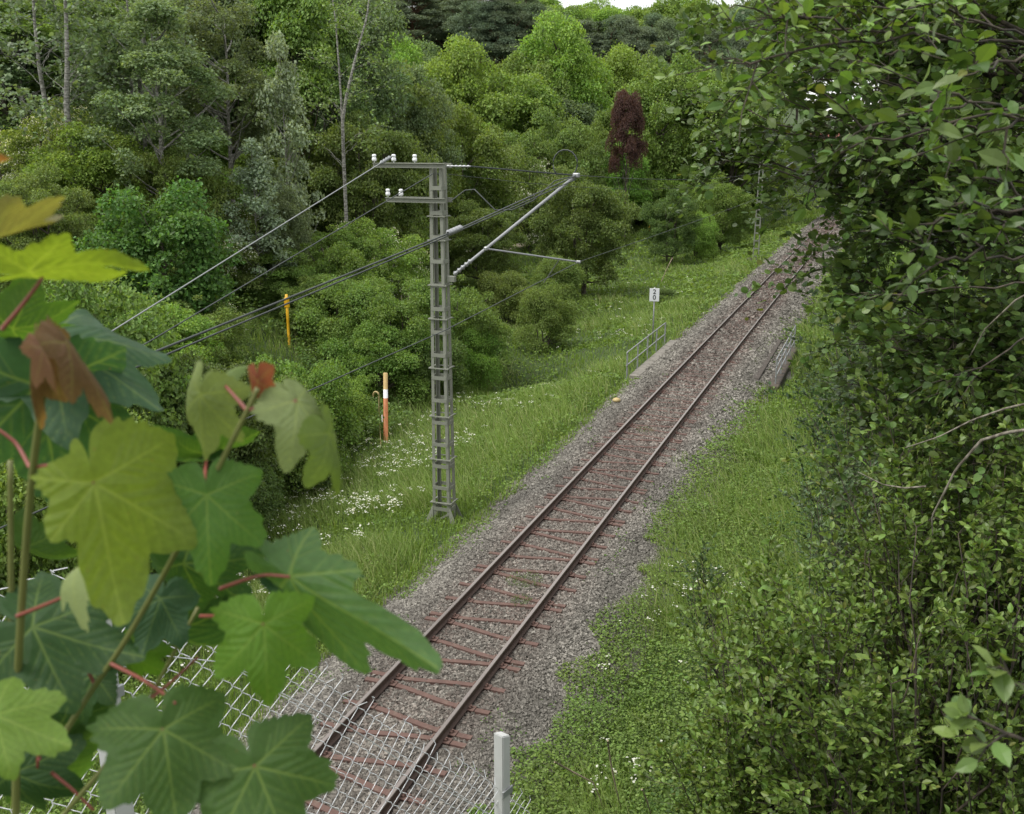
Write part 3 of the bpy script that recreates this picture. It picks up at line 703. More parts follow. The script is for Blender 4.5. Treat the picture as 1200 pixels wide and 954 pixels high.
def broad_crown(seed, R, z0, z1, nc, cr, n, ls, bloom=0, taper=.0, flat=.75, droop=0, young=0, squash=1.0):
    rng = np.random.default_rng(seed); u = rdir(rng, nc * 3); u = u[u[:, 2] > -.75][:nc]
    k = rng.uniform(.45, 1.0, len(u)); zc = (z0 + z1) / 2; hz = (z1 - z0) / 2
    C = u * k[:, None] * np.array([R, R, hz]) + np.array([0, 0, zc])
    if taper: C[:, :2] *= (1 - taper * np.clip((C[:, 2] - zc) / hz, -0.3, 1))[:, None]
    C[:, 0] += .25 * R * (vnoise(C[:, 2] * .5, C[:, 1] * .3, seed) - .5)
    Rr = cr * rng.uniform(.45, 1.35, len(C))
    p, d, nn, sz, rnd, ci, uu = clumps_to_leaves(rng, C, Rr, n, ls, flat=flat)
    if droop: p[:, 2] -= droop * rng.random(n) ** 2 * (np.hypot(p[:, 0], p[:, 1]) / R)
    keep = p[:, 2] > .02; kind = np.zeros(n)
    if bloom:
        bc = rng.random(len(C)) < .55
        b = (rng.random(n) < bloom * 1.8) & bc[ci] & (uu[:, 2] > -.1); kind[b] = 1; p[b] += uu[b] * ls * 1.1; sz[b] *= .8; nn[b] = unit(uu[b] + rdir(rng, b.sum()) * .5)
    if young:
        b = (rng.random(n) < young) & (uu[:, 2] > .2); kind[b] = 2
    return p[keep], d[keep], nn[keep], sz[keep], rnd[keep], kind[keep], C

def limbs_mesh(name, seed, C, h, r0, lean=0., zstart=.25, k=14, multi=1, sides=6):
    rng = np.random.default_rng(seed); paths = []; base = []
    for m in range(multi):
        a = rng.uniform(0, 6.28); off = np.array([math.cos(a), math.sin(a)]) * (.25 * (multi > 1))
        zz = np.linspace(-.4, h * .92, 12); wob = np.cumsum(rng.normal(0, .012 * h / 4, (12, 2)), 0)
        pts = np.concatenate([off + wob * 1.0 + (off * 2.2 * (zz / h)[:, None]), zz[:, None]], 1); rr = r0 * (1 - .85 * np.clip(zz / h, 0, 1)) * (1 if m == 0 else .7)
        rr[0] *= 1.3; paths.append((pts, rr)); base.append(pts)
    for c in C[rng.permutation(len(C))[:k]]:
        b = base[rng.integers(len(base))]; zt = max(h * zstart * .6, c[2] - np.hypot(c[0], c[1]) * rng.uniform(.5, 1.1) - .2)
        st = np.array([np.interp(zt, b[:, 2], b[:, j]) for j in range(3)]); t = np.linspace(0, 1, 6)[:, None]
        mid = (st + c) / 2 + np.array([0, 0, -.08 * h * .3]) + rng.normal(0, .08, 3)
        pts = st * (1 - t) ** 2 + 2 * mid * t * (1 - t) + c * t ** 2
        paths.append((pts, np.linspace(r0 * .38, r0 * .07, 6)))
    return tube_mesh(name, paths, sides)

def make_tree(name, crown_args, h, r0, barkm, leafm=M_LEAF, tmpl=T_QUAD, multi=1, k=16, cfun=broad_crown, sides=6):
    p, d, nn, sz, rnd, kind, C = cfun(**crown_args)
    me = foliage_mesh('crown', p, d, nn, sz, tmpl, rnd, kind)
    me.materials.append(leafm); tm = limbs_mesh('trunk', crown_args['seed'] + 5, C, h, r0, k=k, multi=multi, sides=sides); tm.materials.append(barkm)
    return dict(crown=me, trunk=tm, h=crown_args.get('z1', h), r=crown_args['R'], name=name)

def conifer_crown(seed, R, z0, z1, n, ls, kind_='spruce'):
    rng = np.random.default_rng(seed); lev = int((z1 - z0) / (.42 if kind_ == 'spruce' else .8)); P_, D_, N_, C = [], [], [], []
    per = n // (lev * 9)
    for l in range(lev):
        f = l / lev; z = z0 + (z1 - z0) * f; rad = R * (1 - f) ** (.85 if kind_ == 'spruce' else .45) * rng.uniform(.8, 1.1) + .12
        nb = 9 if kind_ == 'spruce' else 7
        for b in range(nb):
            a = rng.uniform(0, 6.28); L = rad * rng.uniform(.7, 1.1); drop = (.35 if kind_ == 'spruce' else -.1)
            m = max(6, int(per * (L / R) * 1.7 + 4)); t = rng.random(m) ** .6
            wd = L * (.20 if kind_ == 'spruce' else .34)
            lat = rng.normal(0, 1, m) * wd * (1.1 - t * .7); dz = -drop * L * t ** 1.3 + rng.normal(0, .06 if kind_ == 'spruce' else .20, m) - .12 * np.abs(lat) * (kind_ == 'spruce')
            ca, sa = math.cos(a), math.sin(a)
            if kind_ != 'spruce': t = .55 + .45 * t
            P_.append(np.stack([ca * L * t - sa * lat, sa * L * t + ca * lat, z + dz], -1))
            out = np.array([ca, sa, -.15]); lt = np.array([-sa, ca, -.1])
            D_.append(unit(out[None] + lt[None] * np.sign(lat)[:, None] * .8 + rng.normal(0, .35, (m, 3)))); N_.append(unit(np.array([0, 0, 1.]) + rng.normal(0, .45, (m, 3))))
            C.append((ca * L * .8, sa * L * .8, z - drop * L * .6))
    p = np.concatenate(P_); m = len(p)
    return p, np.concatenate(D_), np.concatenate(N_), ls * rng.uniform(.7, 1.3, m), rng.random(m), np.zeros(m), np.array(C)

def birch_crown(seed, R, z0, z1, n, ls):
    rng = np.random.default_rng(seed); ns = 150; u = rdir(rng, ns); u[:, 2] = np.abs(u[:, 2]) * 1.7 - .6
    st = u * np.array([R, R, (z1 - z0) / 2]) * rng.uniform(.3, .9, (ns, 1)) + np.array([0, 0, (z0 + z1) / 2])
    st[:, :2] *= (1.08 - .5 * np.clip((st[:, 2] - z0) / (z1 - z0), 0, 1))[:, None]
    ci = rng.integers(0, ns, n); L = rng.uniform(.8, 2.2, ns)[ci]; t = rng.random(n)
    out = unit(st * np.array([1, 1, 0]))[ci]
    p = st[ci] + out * (L * t * .45)[:, None] + np.array([0, 0, -1.]) * (L * t ** 1.6 * .9)[:, None] + rng.normal(0, .14, (n, 3))
    return p, unit(rdir(rng, n) + np.array([0, 0, -.8])), rdir(rng, n), ls * rng.uniform(.7, 1.3, n), rng.random(n), np.zeros(n), st[:40]

PROTO = {}
PROTO['broad'] = [make_tree('broadleaf_tree', dict(seed=s, R=4, z0=.8, z1=10, nc=70, cr=1.15, n=42000, ls=.16, taper=.25), 9, .2, M_BARK) for s in (11, 12, 13)]
PROTO['fluffy'] = [make_tree('broadleaf_tree', dict(seed=s, R=4, z0=.3, z1=8, nc=120, cr=.75, n=42000, ls=.14, taper=.15, flat=.9), 7, .16, M_BARK) for s in (21, 22)]
PROTO['thorn'] = [make_tree('hawthorn', dict(seed=s, R=3, z0=-.2, z1=5, nc=150, cr=.55, n=50000, ls=.092, flat=.7, droop=.12), 4.3, .12, M_BARK, multi=3) for s in (31, 32)]
PROTO['bloom'] = [make_tree('hawthorn', dict(seed=s, R=3, z0=-.2, z1=5, nc=90, cr=.65, n=44000, ls=.095, flat=.6, bloom=.11), 4.3, .12, M_BARK, multi=3) for s in (41, 42)]
PROTO['shrub'] = [make_tree('shrub', dict(seed=s, R=1.8, z0=-.4, z1=2.7, nc=60, cr=.5, n=40000, ls=.062, flat=.8, young=.01), 2.2, .05, M_BARK, multi=5, k=20) for s in (51, 52, 53)]
PROTO['maple'] = [make_tree('maple_tree', dict(seed=61, R=3, z0=0, z1=7, nc=70, cr=.8, n=21000, ls=.175, flat=.8), 6, .12, M_BARK)]
PROTO['aspen'] = [make_tree('aspen_tree', dict(seed=s, R=3.6, z0=3.6, z1=17, nc=75, cr=.78, n=27000, ls=.145, taper=.35, flat=.7), 16, .17, M_PALE, k=40) for s in (71, 72)]
PROTO['silver'] = [make_tree('silver_poplar', dict(seed=81, R=1.5, z0=.5, z1=9, nc=70, cr=.42, n=7500, ls=.13, taper=.85, flat=.9), 9, .07, M_PALE, k=40)]
PROTO['birch'] = [make_tree('birch_tree', dict(seed=91, R=3.2, z0=3, z1=14, n=26000, ls=.10), 14, .14, M_PALE, k=26, cfun=birch_crown)]
PROTO['spruce'] = [make_tree('spruce_tree', dict(seed=s, R=2.7, z0=.6, z1=12, n=42000, ls=.26, kind_='spruce'), 12, .17, M_PINE, M_NEEDLE, T_NEEDLE, k=10, cfun=conifer_crown) for s in (101, 102)]
PROTO['pine'] = [make_tree('pine_tree', dict(seed=s, R=3.0, z0=2.5, z1=13, nc=110, cr=.8, n=42000, ls=.22, taper=.55, flat=.5), 12.6, .2, M_PINE, M_NEEDLE, T_LANCE, k=40) for s in (111, 112)]
CATS = dict(broad='tree', fluffy='tree', thorn='shrub', bloom='shrub', shrub='shrub', maple='tree', aspen='tree', silver='tree', birch='tree', spruce='tree', pine='tree')
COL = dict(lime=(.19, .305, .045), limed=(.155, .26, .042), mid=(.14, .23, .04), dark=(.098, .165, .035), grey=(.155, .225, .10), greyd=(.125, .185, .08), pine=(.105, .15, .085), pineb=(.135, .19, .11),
           silver=(.25, .33, .20), purple=(.10, .05, .04), olive=(.145, .225, .046), olived=(.118, .185, .04), fresh=(.17, .295, .042), yel=(.19, .285, .045), spruce=(.145, .235, .045))
_vr = random.Random(5); _cnt = {}
def plant(kind, u, d, vtop, wpx, col, label=None, group=None, base=None, xy=None, var=None, hmin=1.0):
    """one tree or shrub: stands on the ground at distance d; height from the sight line to its top, width in photo pixels"""
    ps = PROTO[kind]; pr = ps[_vr.randrange(len(ps))] if var is None else ps[var]
    p = P(u, vtop, d); X, Y = p[0], p[1]; g = float(gz(X, Y)); H = max(hmin, p[2] - g); R = wpx / 2 * d / F_PX
    sx = R / (pr['r'] * 1.12); sx = max(sx, H / pr['h'] / 1.45) if kind in ('shrub', 'thorn', 'bloom') else sx; sz = min(H / pr['h'], sx * (2.6 if wpx < 60 and d < 110 else 1.5 if kind in ('shrub', 'thorn', 'bloom') else 1.5 if kind in ('fluffy', 'broad', 'maple') else 2.2)); sz = max(sz, min(.55 * sx, H / pr['h']))
    t = thing(pr['name'], label, CATS[kind] if pr['name'] != 'maple_tree' else 'tree', (X, Y, g - .05), group, _vr.uniform(0, 6.28)); 
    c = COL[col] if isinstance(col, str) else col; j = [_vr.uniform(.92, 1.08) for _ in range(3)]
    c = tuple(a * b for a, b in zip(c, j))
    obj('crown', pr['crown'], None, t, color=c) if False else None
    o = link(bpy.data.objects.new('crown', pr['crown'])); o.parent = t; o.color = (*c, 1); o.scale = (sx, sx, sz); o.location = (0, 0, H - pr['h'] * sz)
    o = link(bpy.data.objects.new('trunk', pr['trunk'])); o.parent = t; o.scale = (sx, sx, H / pr['h'])
    return t


# ------------------------------------------------------------------ the trees and shrubs one can tell apart
TREES = [
 # kind, u, d, top v, width px, colour, label
 ('aspen', 172, 44, -20, 190, 'grey', 'full crowned aspen above the sycamore thicket on the left'),
 ('aspen', 250, 50, -30, 170, 'greyd', 'bluish green aspen with dense drooping crown right of the pale trunks'),
 ('silver', 325, 48, 18, 75, 'silver', 'slender silvery leaved poplar whose thin white tip rises highest on the left'),
 ('silver', 292, 44, 150, 80, 'silver', 'short silvery poplar sapling in front of the dark aspens'),
 ('fluffy', 322, 46, 222, 80, 'grey', 'small greyish sapling at the foot of the feeder wire'),
 ('spruce', 350, 57, 105, 110, 'spruce', 'young light green spruce among the leafy trees left of the mast'),
 ('birch', 372, 62, -35, 150, 'greyd', 'second pale birch just left of the bent white one'),
 ('broad', 458, 89, 42, 110, 'lime', 'rounded bright green tree right beside the white birch trunks'),
 ('broad', 535, 113, 42, 130, 'lime', 'bright lime tree left of the tallest lime crown'),
 ('broad', 590, 116, 70, 150, 'limed', 'broad lime green tree in the middle of the hillside'),
 ('broad', 655, 133, 18, 125, 'lime', 'tallest lime green tree with a pointed crown against the pines'),
 ('broad', 722, 142, 52, 110, 'lime', 'lime green tree directly behind the purple tree'),
 ('broad', 737, 104, 93, 46, 'purple', 'narrow dark purple leaved tree on the slope'),
 ('fluffy', 540, 87, 128, 150, 'mid', 'soft mid green tree just right of and behind the mast head'),
 ('fluffy', 480, 79, 138, 120, 'limed', 'fine leaved green tree behind the top cross arm'),
 ('thorn', 640, 104, 135, 130, 'olive', 'rounded hawthorn behind the tip of the cantilever tube'),
 ('fluffy', 705, 118, 135, 90, 'mid', 'green bush below the purple tree on its left side'),
 ('thorn', 715, 110, 168, 70, 'olived', 'dull olive shrub above the big round bush, on its right'),
 ('fluffy', 762, 137, 168, 80, 'yel', 'yellow green bush under the dark conifers'),
 ('fluffy', 822, 126, 172, 90, 'yel', 'bright yellow green bush at the foot of the pines next to the alder leaves'),
 ('spruce', 800, 140, 78, 80, 'pine', 'dark dense spruce standing before the pines right of the purple tree'),
 ('thorn', 430, 58, 140, 170, 'olived', 'large olive hawthorn directly left of the mast below the birches'),
 ('bloom', 440, 50, 255, 120, 'fresh', 'white flowering hawthorn just left of the mast, under the lower wires'),
 ('bloom', 560, 89, 188, 90, 'olive', 'hawthorn sprinkled with blossom right of the mast below the cantilever'),
 ('bloom', 618, 98, 172, 90, 'olive', 'white flecked hawthorn behind the cantilever tip and cable loop'),
 ('thorn', 562, 74, 240, 120, 'olived', 'brownish green thorn bush behind the sloping cantilever tube'),
 ('thorn', 683, 70, 205, 132, 'olived', 'big dense round thorn bush standing alone in the meadow right of the steady arm'),
 ('thorn', 787, 88, 226, 70, 'dark', 'smaller dark round bush alone in the meadow near the thin wire'),
 ('thorn', 846, 96, 205, 74, 'mid', 'mid green bush left of the far mast'),
 ('fluffy', 872, 136, 196, 70, 'dark', 'dark bush directly behind the far mast'),
 ('shrub', 820, 92, 246, 60, 'fresh', 'low light bush between the dark round bush and the far mast'),
 ('shrub', 638, 50, 335, 62, 'mid', 'small lone sapling bush in the meadow behind the cable crossing'),
 ('shrub', 775, 62, 352, 40, 'dark', 'tiny dark shrub just behind the white number board'),
 ('bloom', 42, 47, 118, 150, 'yel', 'white blossoming hawthorn at the left edge below the aspens'),
 ('fluffy', 110, 44, 150, 170, 'yel', 'yellowish green thorn shrub in the left middle, under the pale trunks'),
 ('thorn', 40, 38, 200, 140, 'olive', 'olive shrub at the left edge just above the nearest brown maple leaf'),
 ('thorn', 205, 44, 175, 140, 'olive', 'dull green thorn shrub behind the young sycamore bush'),
 ('maple', 185, 36, 215, 170, (.085, .18, .035), 'young sycamore bush with broad fresh leaves on the left slope'),
 ('bloom', 255, 44, 230, 120, 'olive', 'blossom flecked shrub to the right of the young sycamore bush'),
 ('thorn', 300, 46, 285, 170, 'mid', 'low bush under the bright feeder wire'),
 ('thorn', 388, 47, 262, 140, 'mid', 'leafy bush where the feeder wires pass left of the yellow post'),
 ('shrub', 412, 42, 325, 130, 'mid', 'rounded green bush just right of the yellow post'),
 ('thorn', 470, 41, 318, 150, 'mid', 'dense green bush behind the middle of the mast, on its left'),
 ('thorn', 535, 45, 322, 120, 'mid', 'dense bush directly right of the mast at mid height'),
 ('shrub', 440, 39, 372, 130, 'mid', 'green bush above the orange marker post'),
 ('shrub', 505, 40, 378, 110, 'dark', 'dark bush right behind the mast above the flowers'),
 ('shrub', 552, 44, 385, 80, 'fresh', 'lower bush right of the mast facing the long grass'),
 ('shrub', 590, 58, 318, 90, 'olive', 'open olive shrub between the mast bushes and the lone sapling'),
 ('thorn', 220, 34, 345, 150, 'olive', 'wide low bush under the dark cable pair'),
 ('thorn', 170, 31, 350, 190, 'fresh', 'light green bramble mound left of the crossing wires'),
 ('shrub', 322, 30, 410, 150, 'mid', 'bramble mound in front of the yellow post'),
 ('shrub', 385, 34, 425, 110, 'fresh', 'leafy mound left of the hooked pipe'),
 ('shrub', 300, 28, 436, 160, 'mid', 'shadowy thicket between the pale drooping maple leaves'),
 ('thorn', 230, 25, 420, 160, 'dark', 'dark thicket behind the upright red tipped maple shoot'),
 ('thorn', 150, 23, 430, 170, 'dark', 'dark thicket behind the large blue green maple leaf'),
 ('shrub', 350, 28, 492, 120, 'dark', 'dark tangled bush behind the drooping pale leaf tip'),
 ('shrub', 270, 24, 515, 130, 'dark', 'low dark bush above the white flower patch'),
 ('thorn', 60, 22, 330, 200, 'olive', 'bush behind the curled maple leaves at the left edge'),
 ('thorn', 20, 18, 430, 220, 'mid', 'bush at the lower left edge seen between maple stems'),
 ('shrub', 120, 18, 560, 170, 'mid', 'bush low on the left behind the biggest yellow green maple leaf'),
 ('fluffy', 742, 112, 200, 80, 'mid', 'green bush closing the gap between the big round thorn bush and the dark one'),
 ('shrub', 650, 60, 300, 60, 'olive', 'low bush at the left foot of the big round thorn bush'),
]
for kind, u, d, vt, wp, col, lab in TREES: plant(kind, u, d, vt, wp, col, lab)
# the wood massed behind them: one thing per tree, told apart by its place in its row
fr = random.Random(9)
_o1 = 'first second third fourth fifth sixth seventh eighth ninth tenth eleventh twelfth thirteenth fourteenth fifteenth sixteenth seventeenth eighteenth nineteenth twentieth'.split()
def ordn(k):
    if k < 20: return _o1[k]
    if k == 29: return 'thirtieth'
    if k == 39: return 'fortieth'
    return ('twenty', 'thirty')[(k - 20) // 10] + ' ' + _o1[(k + 1) % 10 - 1]
def row(n, ua, ub, dfun, vfun, wfun, kinds, cols, what, group):
    for k in range(n):
        u = ua + (ub - ua) * (k + fr.random()) / n
        plant(fr.choice(kinds), u, dfun(u), vfun(u), wfun(u), fr.choice(cols), what + ', ' + ordn(k) + ' from the left', group)
row(38, -60, 880, lambda u: fr.uniform(66, 100) + (48 if u > 480 else 0), lambda u: fr.uniform(30, 110) + (30 if u > 500 else 0), lambda u: fr.uniform(120, 170), ['broad', 'broad', 'fluffy'], ['mid', 'greyd', 'grey', 'olive', 'mid'],
    'leafy tree filling the middle of the wooded slope', 'broadleaf trees massed in the wood')
row(34, 380, 880, lambda u: fr.uniform(165, 200), lambda u: np.interp(u, [380, 620, 645, 700, 800, 880], [-35, -30, 12, 14, 12, 4]) + fr.uniform(0, 22), lambda u: fr.uniform(62, 85), ['pine', 'pine', 'spruce'], ['pine', 'pineb', 'pineb'],
    'dusky blue green conifer in the row crowning the hill', 'conifers on the hilltop')
row(24, 620, 880, lambda u: fr.uniform(145, 165), lambda u: fr.uniform(45, 120), lambda u: fr.uniform(55, 80), ['pine', 'spruce', 'broad'], ['pine', 'pineb', 'greyd'],
    'darker tree on the upper slope above the purple tree', 'trees on the upper slope')
row(30, 610, 1310, lambda u: fr.uniform(205, 235), lambda u: np.interp(u, [600, 640, 700, 760, 860, 940], [-30, -4, -5, -6, -8, -35]) + fr.uniform(-2, 12), lambda u: fr.uniform(65, 95), ['broad'], ['grey', 'mid', 'fresh'],
    'distant leafy tree on the skyline', 'leafy trees on the skyline')
row(20, -100, 420, lambda u: fr.uniform(58, 80), lambda u: fr.uniform(-60, -10), lambda u: fr.uniform(130, 180), ['aspen', 'broad'], ['greyd', 'mid', 'grey'],
    'tall tree in the depth of the left wood', 'tall trees in the left wood')
def pix(X, s):
    fw = -X * math.sin(AZ) + s * math.cos(AZ); rt = X * math.cos(AZ) + s * math.sin(AZ); return 600 + F_PX * _ct * rt / fw, fw
def bank_row(n, gen, kinds, cols, vfun, wfun, what, group):
    L = sorted((pix(*gen(k)) for k in range(n)), key=lambda a: a[0])
    for k, (u, fw) in enumerate(L): plant(fr.choice(kinds), u, fw, vfun(fw), wfun(fw), fr.choice(cols), what + ', ' + ordn(k) + ' from the left', group)
def slope_row(n, ya, yb, qa, qb, kinds, cols, what, group, hh=(2.6, 4.6)):
    L = []
    for k in range(n):
        Y = fr.uniform(ya, yb); q = fr.uniform(qa, qb); X = float(tc_x(Y)) - q; L.append((*pix(X, Y), X, Y))
    L = [a for a in L if not (abs(a[0] - 337) < 95 and a[1] < 43)]
    for k, (u, d, X, Y) in enumerate(sorted(L)):
        H = fr.uniform(*hh); v = 477 - F_PX * math.tan(math.atan((float(gz(X, Y)) + H - CAM_H) / d) + PITCH)
        plant(fr.choice(kinds), u, d, v, 2 * H * fr.uniform(.6, .85) * F_PX / d, fr.choice(cols), what + ', ' + ordn(k) + ' from the left', group)
slope_row(38, 26, 46, 17, 34, ['thorn', 'shrub', 'bloom', 'fluffy', 'thorn'], ['mid', 'fresh', 'olive', 'limed', 'olived'], 'rounded bush among many on the lower left slope', 'bushes on the lower left slope', (1.5, 2.9))
slope_row(36, 44, 72, 26, 52, ['thorn', 'fluffy', 'fluffy', 'bloom', 'broad'], ['mid', 'fresh', 'olive', 'limed', 'yel'], 'leafy bush among many halfway up the slope', 'bushes halfway up the slope')
slope_row(30, 84, 118, 33, 52, ['thorn', 'fluffy', 'fluffy', 'bloom'], ['mid', 'fresh', 'limed', 'yel', 'olive'], 'bush in the belt behind the meadow path', 'bushes behind the meadow path')
def g6(k): s = fr.uniform(92, 175); return float(tc_x(s)) + fr.uniform(5, 11), s
bank_row(16, g6, ['thorn', 'fluffy'], ['mid', 'fresh', 'dark'], lambda d: np.interp(d, [90, 170], [232, 200]) + fr.uniform(-10, 12), lambda d: 2 * 2.2 * F_PX / d, 'low bush close beside the bend on its right', 'low bushes right of the bend')
def g1(k): s = fr.uniform(100, 190); return float(tc_x(s)) - fr.uniform(11, 30), s
bank_row(32, g1, ['thorn', 'fluffy', 'broad'], ['mid', 'yel', 'olive', 'limed', 'fresh'], lambda d: fr.uniform(150, 212), lambda d: fr.uniform(60, 95), 'green bush in the belt beside the bend of the line', 'bushes along the bend')
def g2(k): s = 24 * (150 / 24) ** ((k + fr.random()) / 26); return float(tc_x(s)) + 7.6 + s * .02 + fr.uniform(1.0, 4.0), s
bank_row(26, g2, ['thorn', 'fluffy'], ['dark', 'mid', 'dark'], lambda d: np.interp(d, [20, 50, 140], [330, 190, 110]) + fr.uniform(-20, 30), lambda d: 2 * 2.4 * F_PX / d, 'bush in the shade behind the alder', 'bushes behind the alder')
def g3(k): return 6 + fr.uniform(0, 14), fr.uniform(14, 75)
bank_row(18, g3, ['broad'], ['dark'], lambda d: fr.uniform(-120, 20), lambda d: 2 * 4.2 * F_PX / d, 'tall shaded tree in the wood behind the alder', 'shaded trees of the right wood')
def g4(k): s = fr.uniform(70, 160); return float(tc_x(s)) + 12 + fr.uniform(0, 16), s
bank_row(16, g4, ['broad'], ['mid', 'dark'], lambda d: fr.uniform(-20, 60), lambda d: 2 * 4.8 * F_PX / d, 'far shaded tree right of the bend', 'far shaded trees right of the bend')
def g5(k): s = fr.uniform(95, 190); return float(tc_x(s)) + 11 + fr.uniform(0, 60), s
bank_row(34, g5, ['broad', 'fluffy'], ['mid', 'dark', 'limed'], lambda d: fr.uniform(40, 120), lambda d: 2 * 4.8 * F_PX / d, 'lower green tree on the far slope right of the bend', 'lower trees right of the bend')

# ------------------------------------------------------------------ grass, herbs, flowers
rng = np.random.default_rng(17)
def scatter(n, d0, d1, seed, a0=-42, a1=42, rightonly=False):
    r = np.random.default_rng(seed); d = d0 * (d1 / d0) ** r.random(n); a = np.radians(r.uniform(a0, a1, n)) - AZ
    return np.sin(a) * d, np.cos(a) * d, d, r
def on_path(X, Y):
    px = np.interp(Y, [60, 80, 92, 108, 124, 150], [-52, -42, -37, -33, -31, -27]); return (np.abs(X - px) < 1.5) & (Y > 60)
def bed_mask(X, Y, amt=.5):
    q = X - tc_x(Y); n_ = (vnoise(X * 1.1, Y * 1.1, 21) - .5) * .8 + (vnoise(X * 4, Y * 4, 22) - .5) * .35
    n_ = n_ + np.where(q > 0, (vnoise(X * .3 + 3, Y * .3, 24) - .35) * .9, 0); e = np.where(q > 0, np.where(Y < 19, 2.25, 1.95), 2.15); return np.abs(q) + n_ > e
def grass(n=900000):
    X, Y, d, r = scatter(n, 6.5, 210, 5); q = X - tc_x(Y)
    keep = bed_mask(X, Y) & ~on_path(X, Y) & (np.abs(q) < 36) & ~((q > 3.2) & (Y < 8.6)) & ~((q > 7) & (Y > 9)) & ~((q > 1.9) & (q < 3.2) & (np.abs(Y - 41.9) < 4.3)) & ~((q < -2) & (q > -2.8) & (np.abs(Y - 41) < 4))
    lush = vnoise(X * .5, Y * .5, 31); keep &= r.random(n) < np.clip(.35 + lush, 0, 1)
    X, Y, d, q, lush = X[keep], Y[keep], d[keep], q[keep], lush[keep]; n = len(X)
    tall = sstep(.45, .75, vnoise(X * .28 + 4, Y * .28, 33)) * sstep(2.3, 3.2, np.abs(q))
    keep2 = ~((q > 0) & (Y < 17) & (r.random(n) < .62)); X, Y, d, q, lush, tall = (a_[keep2] for a_ in (X, Y, d, q, lush, tall)); n = len(X)
    right = (q > 0) & (Y > 17) & (Y < 27); tall = np.where(right & (q < 5.2), np.maximum(tall, .85), tall)
    left = (q < -2.9) & (q > -6.5) & (Y > 21.5) & (Y < 36); tall = np.where(left, np.maximum(tall, .8), tall)
    h = (.14 + .18 * r.random(n) + .5 * tall * r.random(n) ** .7) * np.clip((np.abs(q) - 1.7) * .9, .25, 1); wd = np.maximum(.0035, d * .00042) * (1 - .25 * tall)
    h = np.maximum(h, d * .0025)
    a = r.uniform(0, 6.28, n) ; lean = r.uniform(.1, .6, n) + .45 * tall
    # tall grass combs over the same way, downhill
    la = np.where(tall > .5, r.normal(2.6, .7, n), a); bx, by = np.cos(la) * lean * h, np.sin(la) * lean * h
    sx, sy = np.cos(a + 1.57) * wd, np.sin(a + 1.57) * wd; z = surf(X, Y) - .02
    b1 = np.stack([X - sx, Y - sy, z], -1); b2 = np.stack([X + sx, Y + sy, z], -1)
    m1 = np.stack([X - sx * .7 + bx * .35, Y - sy * .7 + by * .35, z + h * .62], -1); m2 = np.stack([X + sx * .7 + bx * .35, Y + sy * .7 + by * .35, z + h * .62], -1)
    tp = np.stack([X + bx, Y + by, z + h], -1)
    V = np.stack([b1, b2, m2, m1, tp], 1).reshape(-1, 3); k = np.arange(n)[:, None, None] * 5
    Fq = (np.array([(0, 1, 2), (0, 2, 3), (3, 2, 4)])[None] + k).reshape(-1, 3)
    kind = (r.random(n) < .04 + .2 * tall) * r.uniform(.3, 1, n); rnd = np.clip(.6 * r.random(n) + .5 * vnoise(X * .6, Y * .6, 35), 0, 1)
    return tri_mesh('meadow_grass', V, Fq, {'rnd': ('FACE', np.repeat(rnd, 3)), 'kind': ('FACE', np.repeat(kind, 3))})
tag(obj('meadow_grass', grass(), grass_mat()), 'long and short green grass covering both banks of the line', 'grass', kind='stuff')
def herbs(n, name, hfun, mask, size, col, label, seed, d0=6.5, d1=120, tmpl=T_OVATE, cat='ground cover', kindp=0.0, a0=-42, a1=42):
    X, Y, d, r = scatter(n, d0, d1, seed, a0, a1); q = X - tc_x(Y); keep = mask(X, Y, q, d, r) & ~on_path(X, Y)
    X, Y, d, q = X[keep], Y[keep], d[keep], q[keep]; n = len(X); hm = hfun(X, Y, q, d); zz = surf(X, Y) + hm * (.25 + .75 * r.random(n) ** .6)
    dd = unit(np.stack([r.normal(0, 1, n), r.normal(0, 1, n), r.normal(-.1, .35, n)], -1)); nn = unit(np.array([0, 0, 1.]) + r.normal(0, .4, (n, 3)))
    sz = np.maximum(size, d * .0030) * r.uniform(.6, 1.4, n)
    kind = np.where(r.random(n) < kindp, 2.0, 0.0)
    rn = np.clip(.5 * r.random(n) + .6 * vnoise(X * 1.3, Y * 1.3, seed), 0, 1)
    me = foliage_mesh(name, np.stack([X, Y, zz], -1), dd, nn, sz, tmpl, rn, kind)
    return tag(obj(name, me, M_LEAF, color=col), label, cat, kind='stuff')
lump = lambda X, Y, s: vnoise(X * s, Y * s, 41)
herbs(340000, 'nettles_and_herbs', lambda X, Y, q, d: (.12 + .5 * lump(X, Y, .8) ** 1.5) * np.clip((np.abs(q) - 1.9), .15, 1),
      lambda X, Y, q, d, r: bed_mask(X, Y) & (np.abs(q) < 36) & ~((q > 3.2) & (Y < 8.6)) & (q < 8) & (lump(X, Y, .45) + .25 * r.random(len(X)) > .42) & ~((np.abs(Y - 41.5) < 4.5) & (q > -3.2) & (q < 3.3)),
      .055, (.13, .215, .032), 'low leafy nettles and herbs mixed into the grass of both banks', 51, tmpl=T_QUAD)
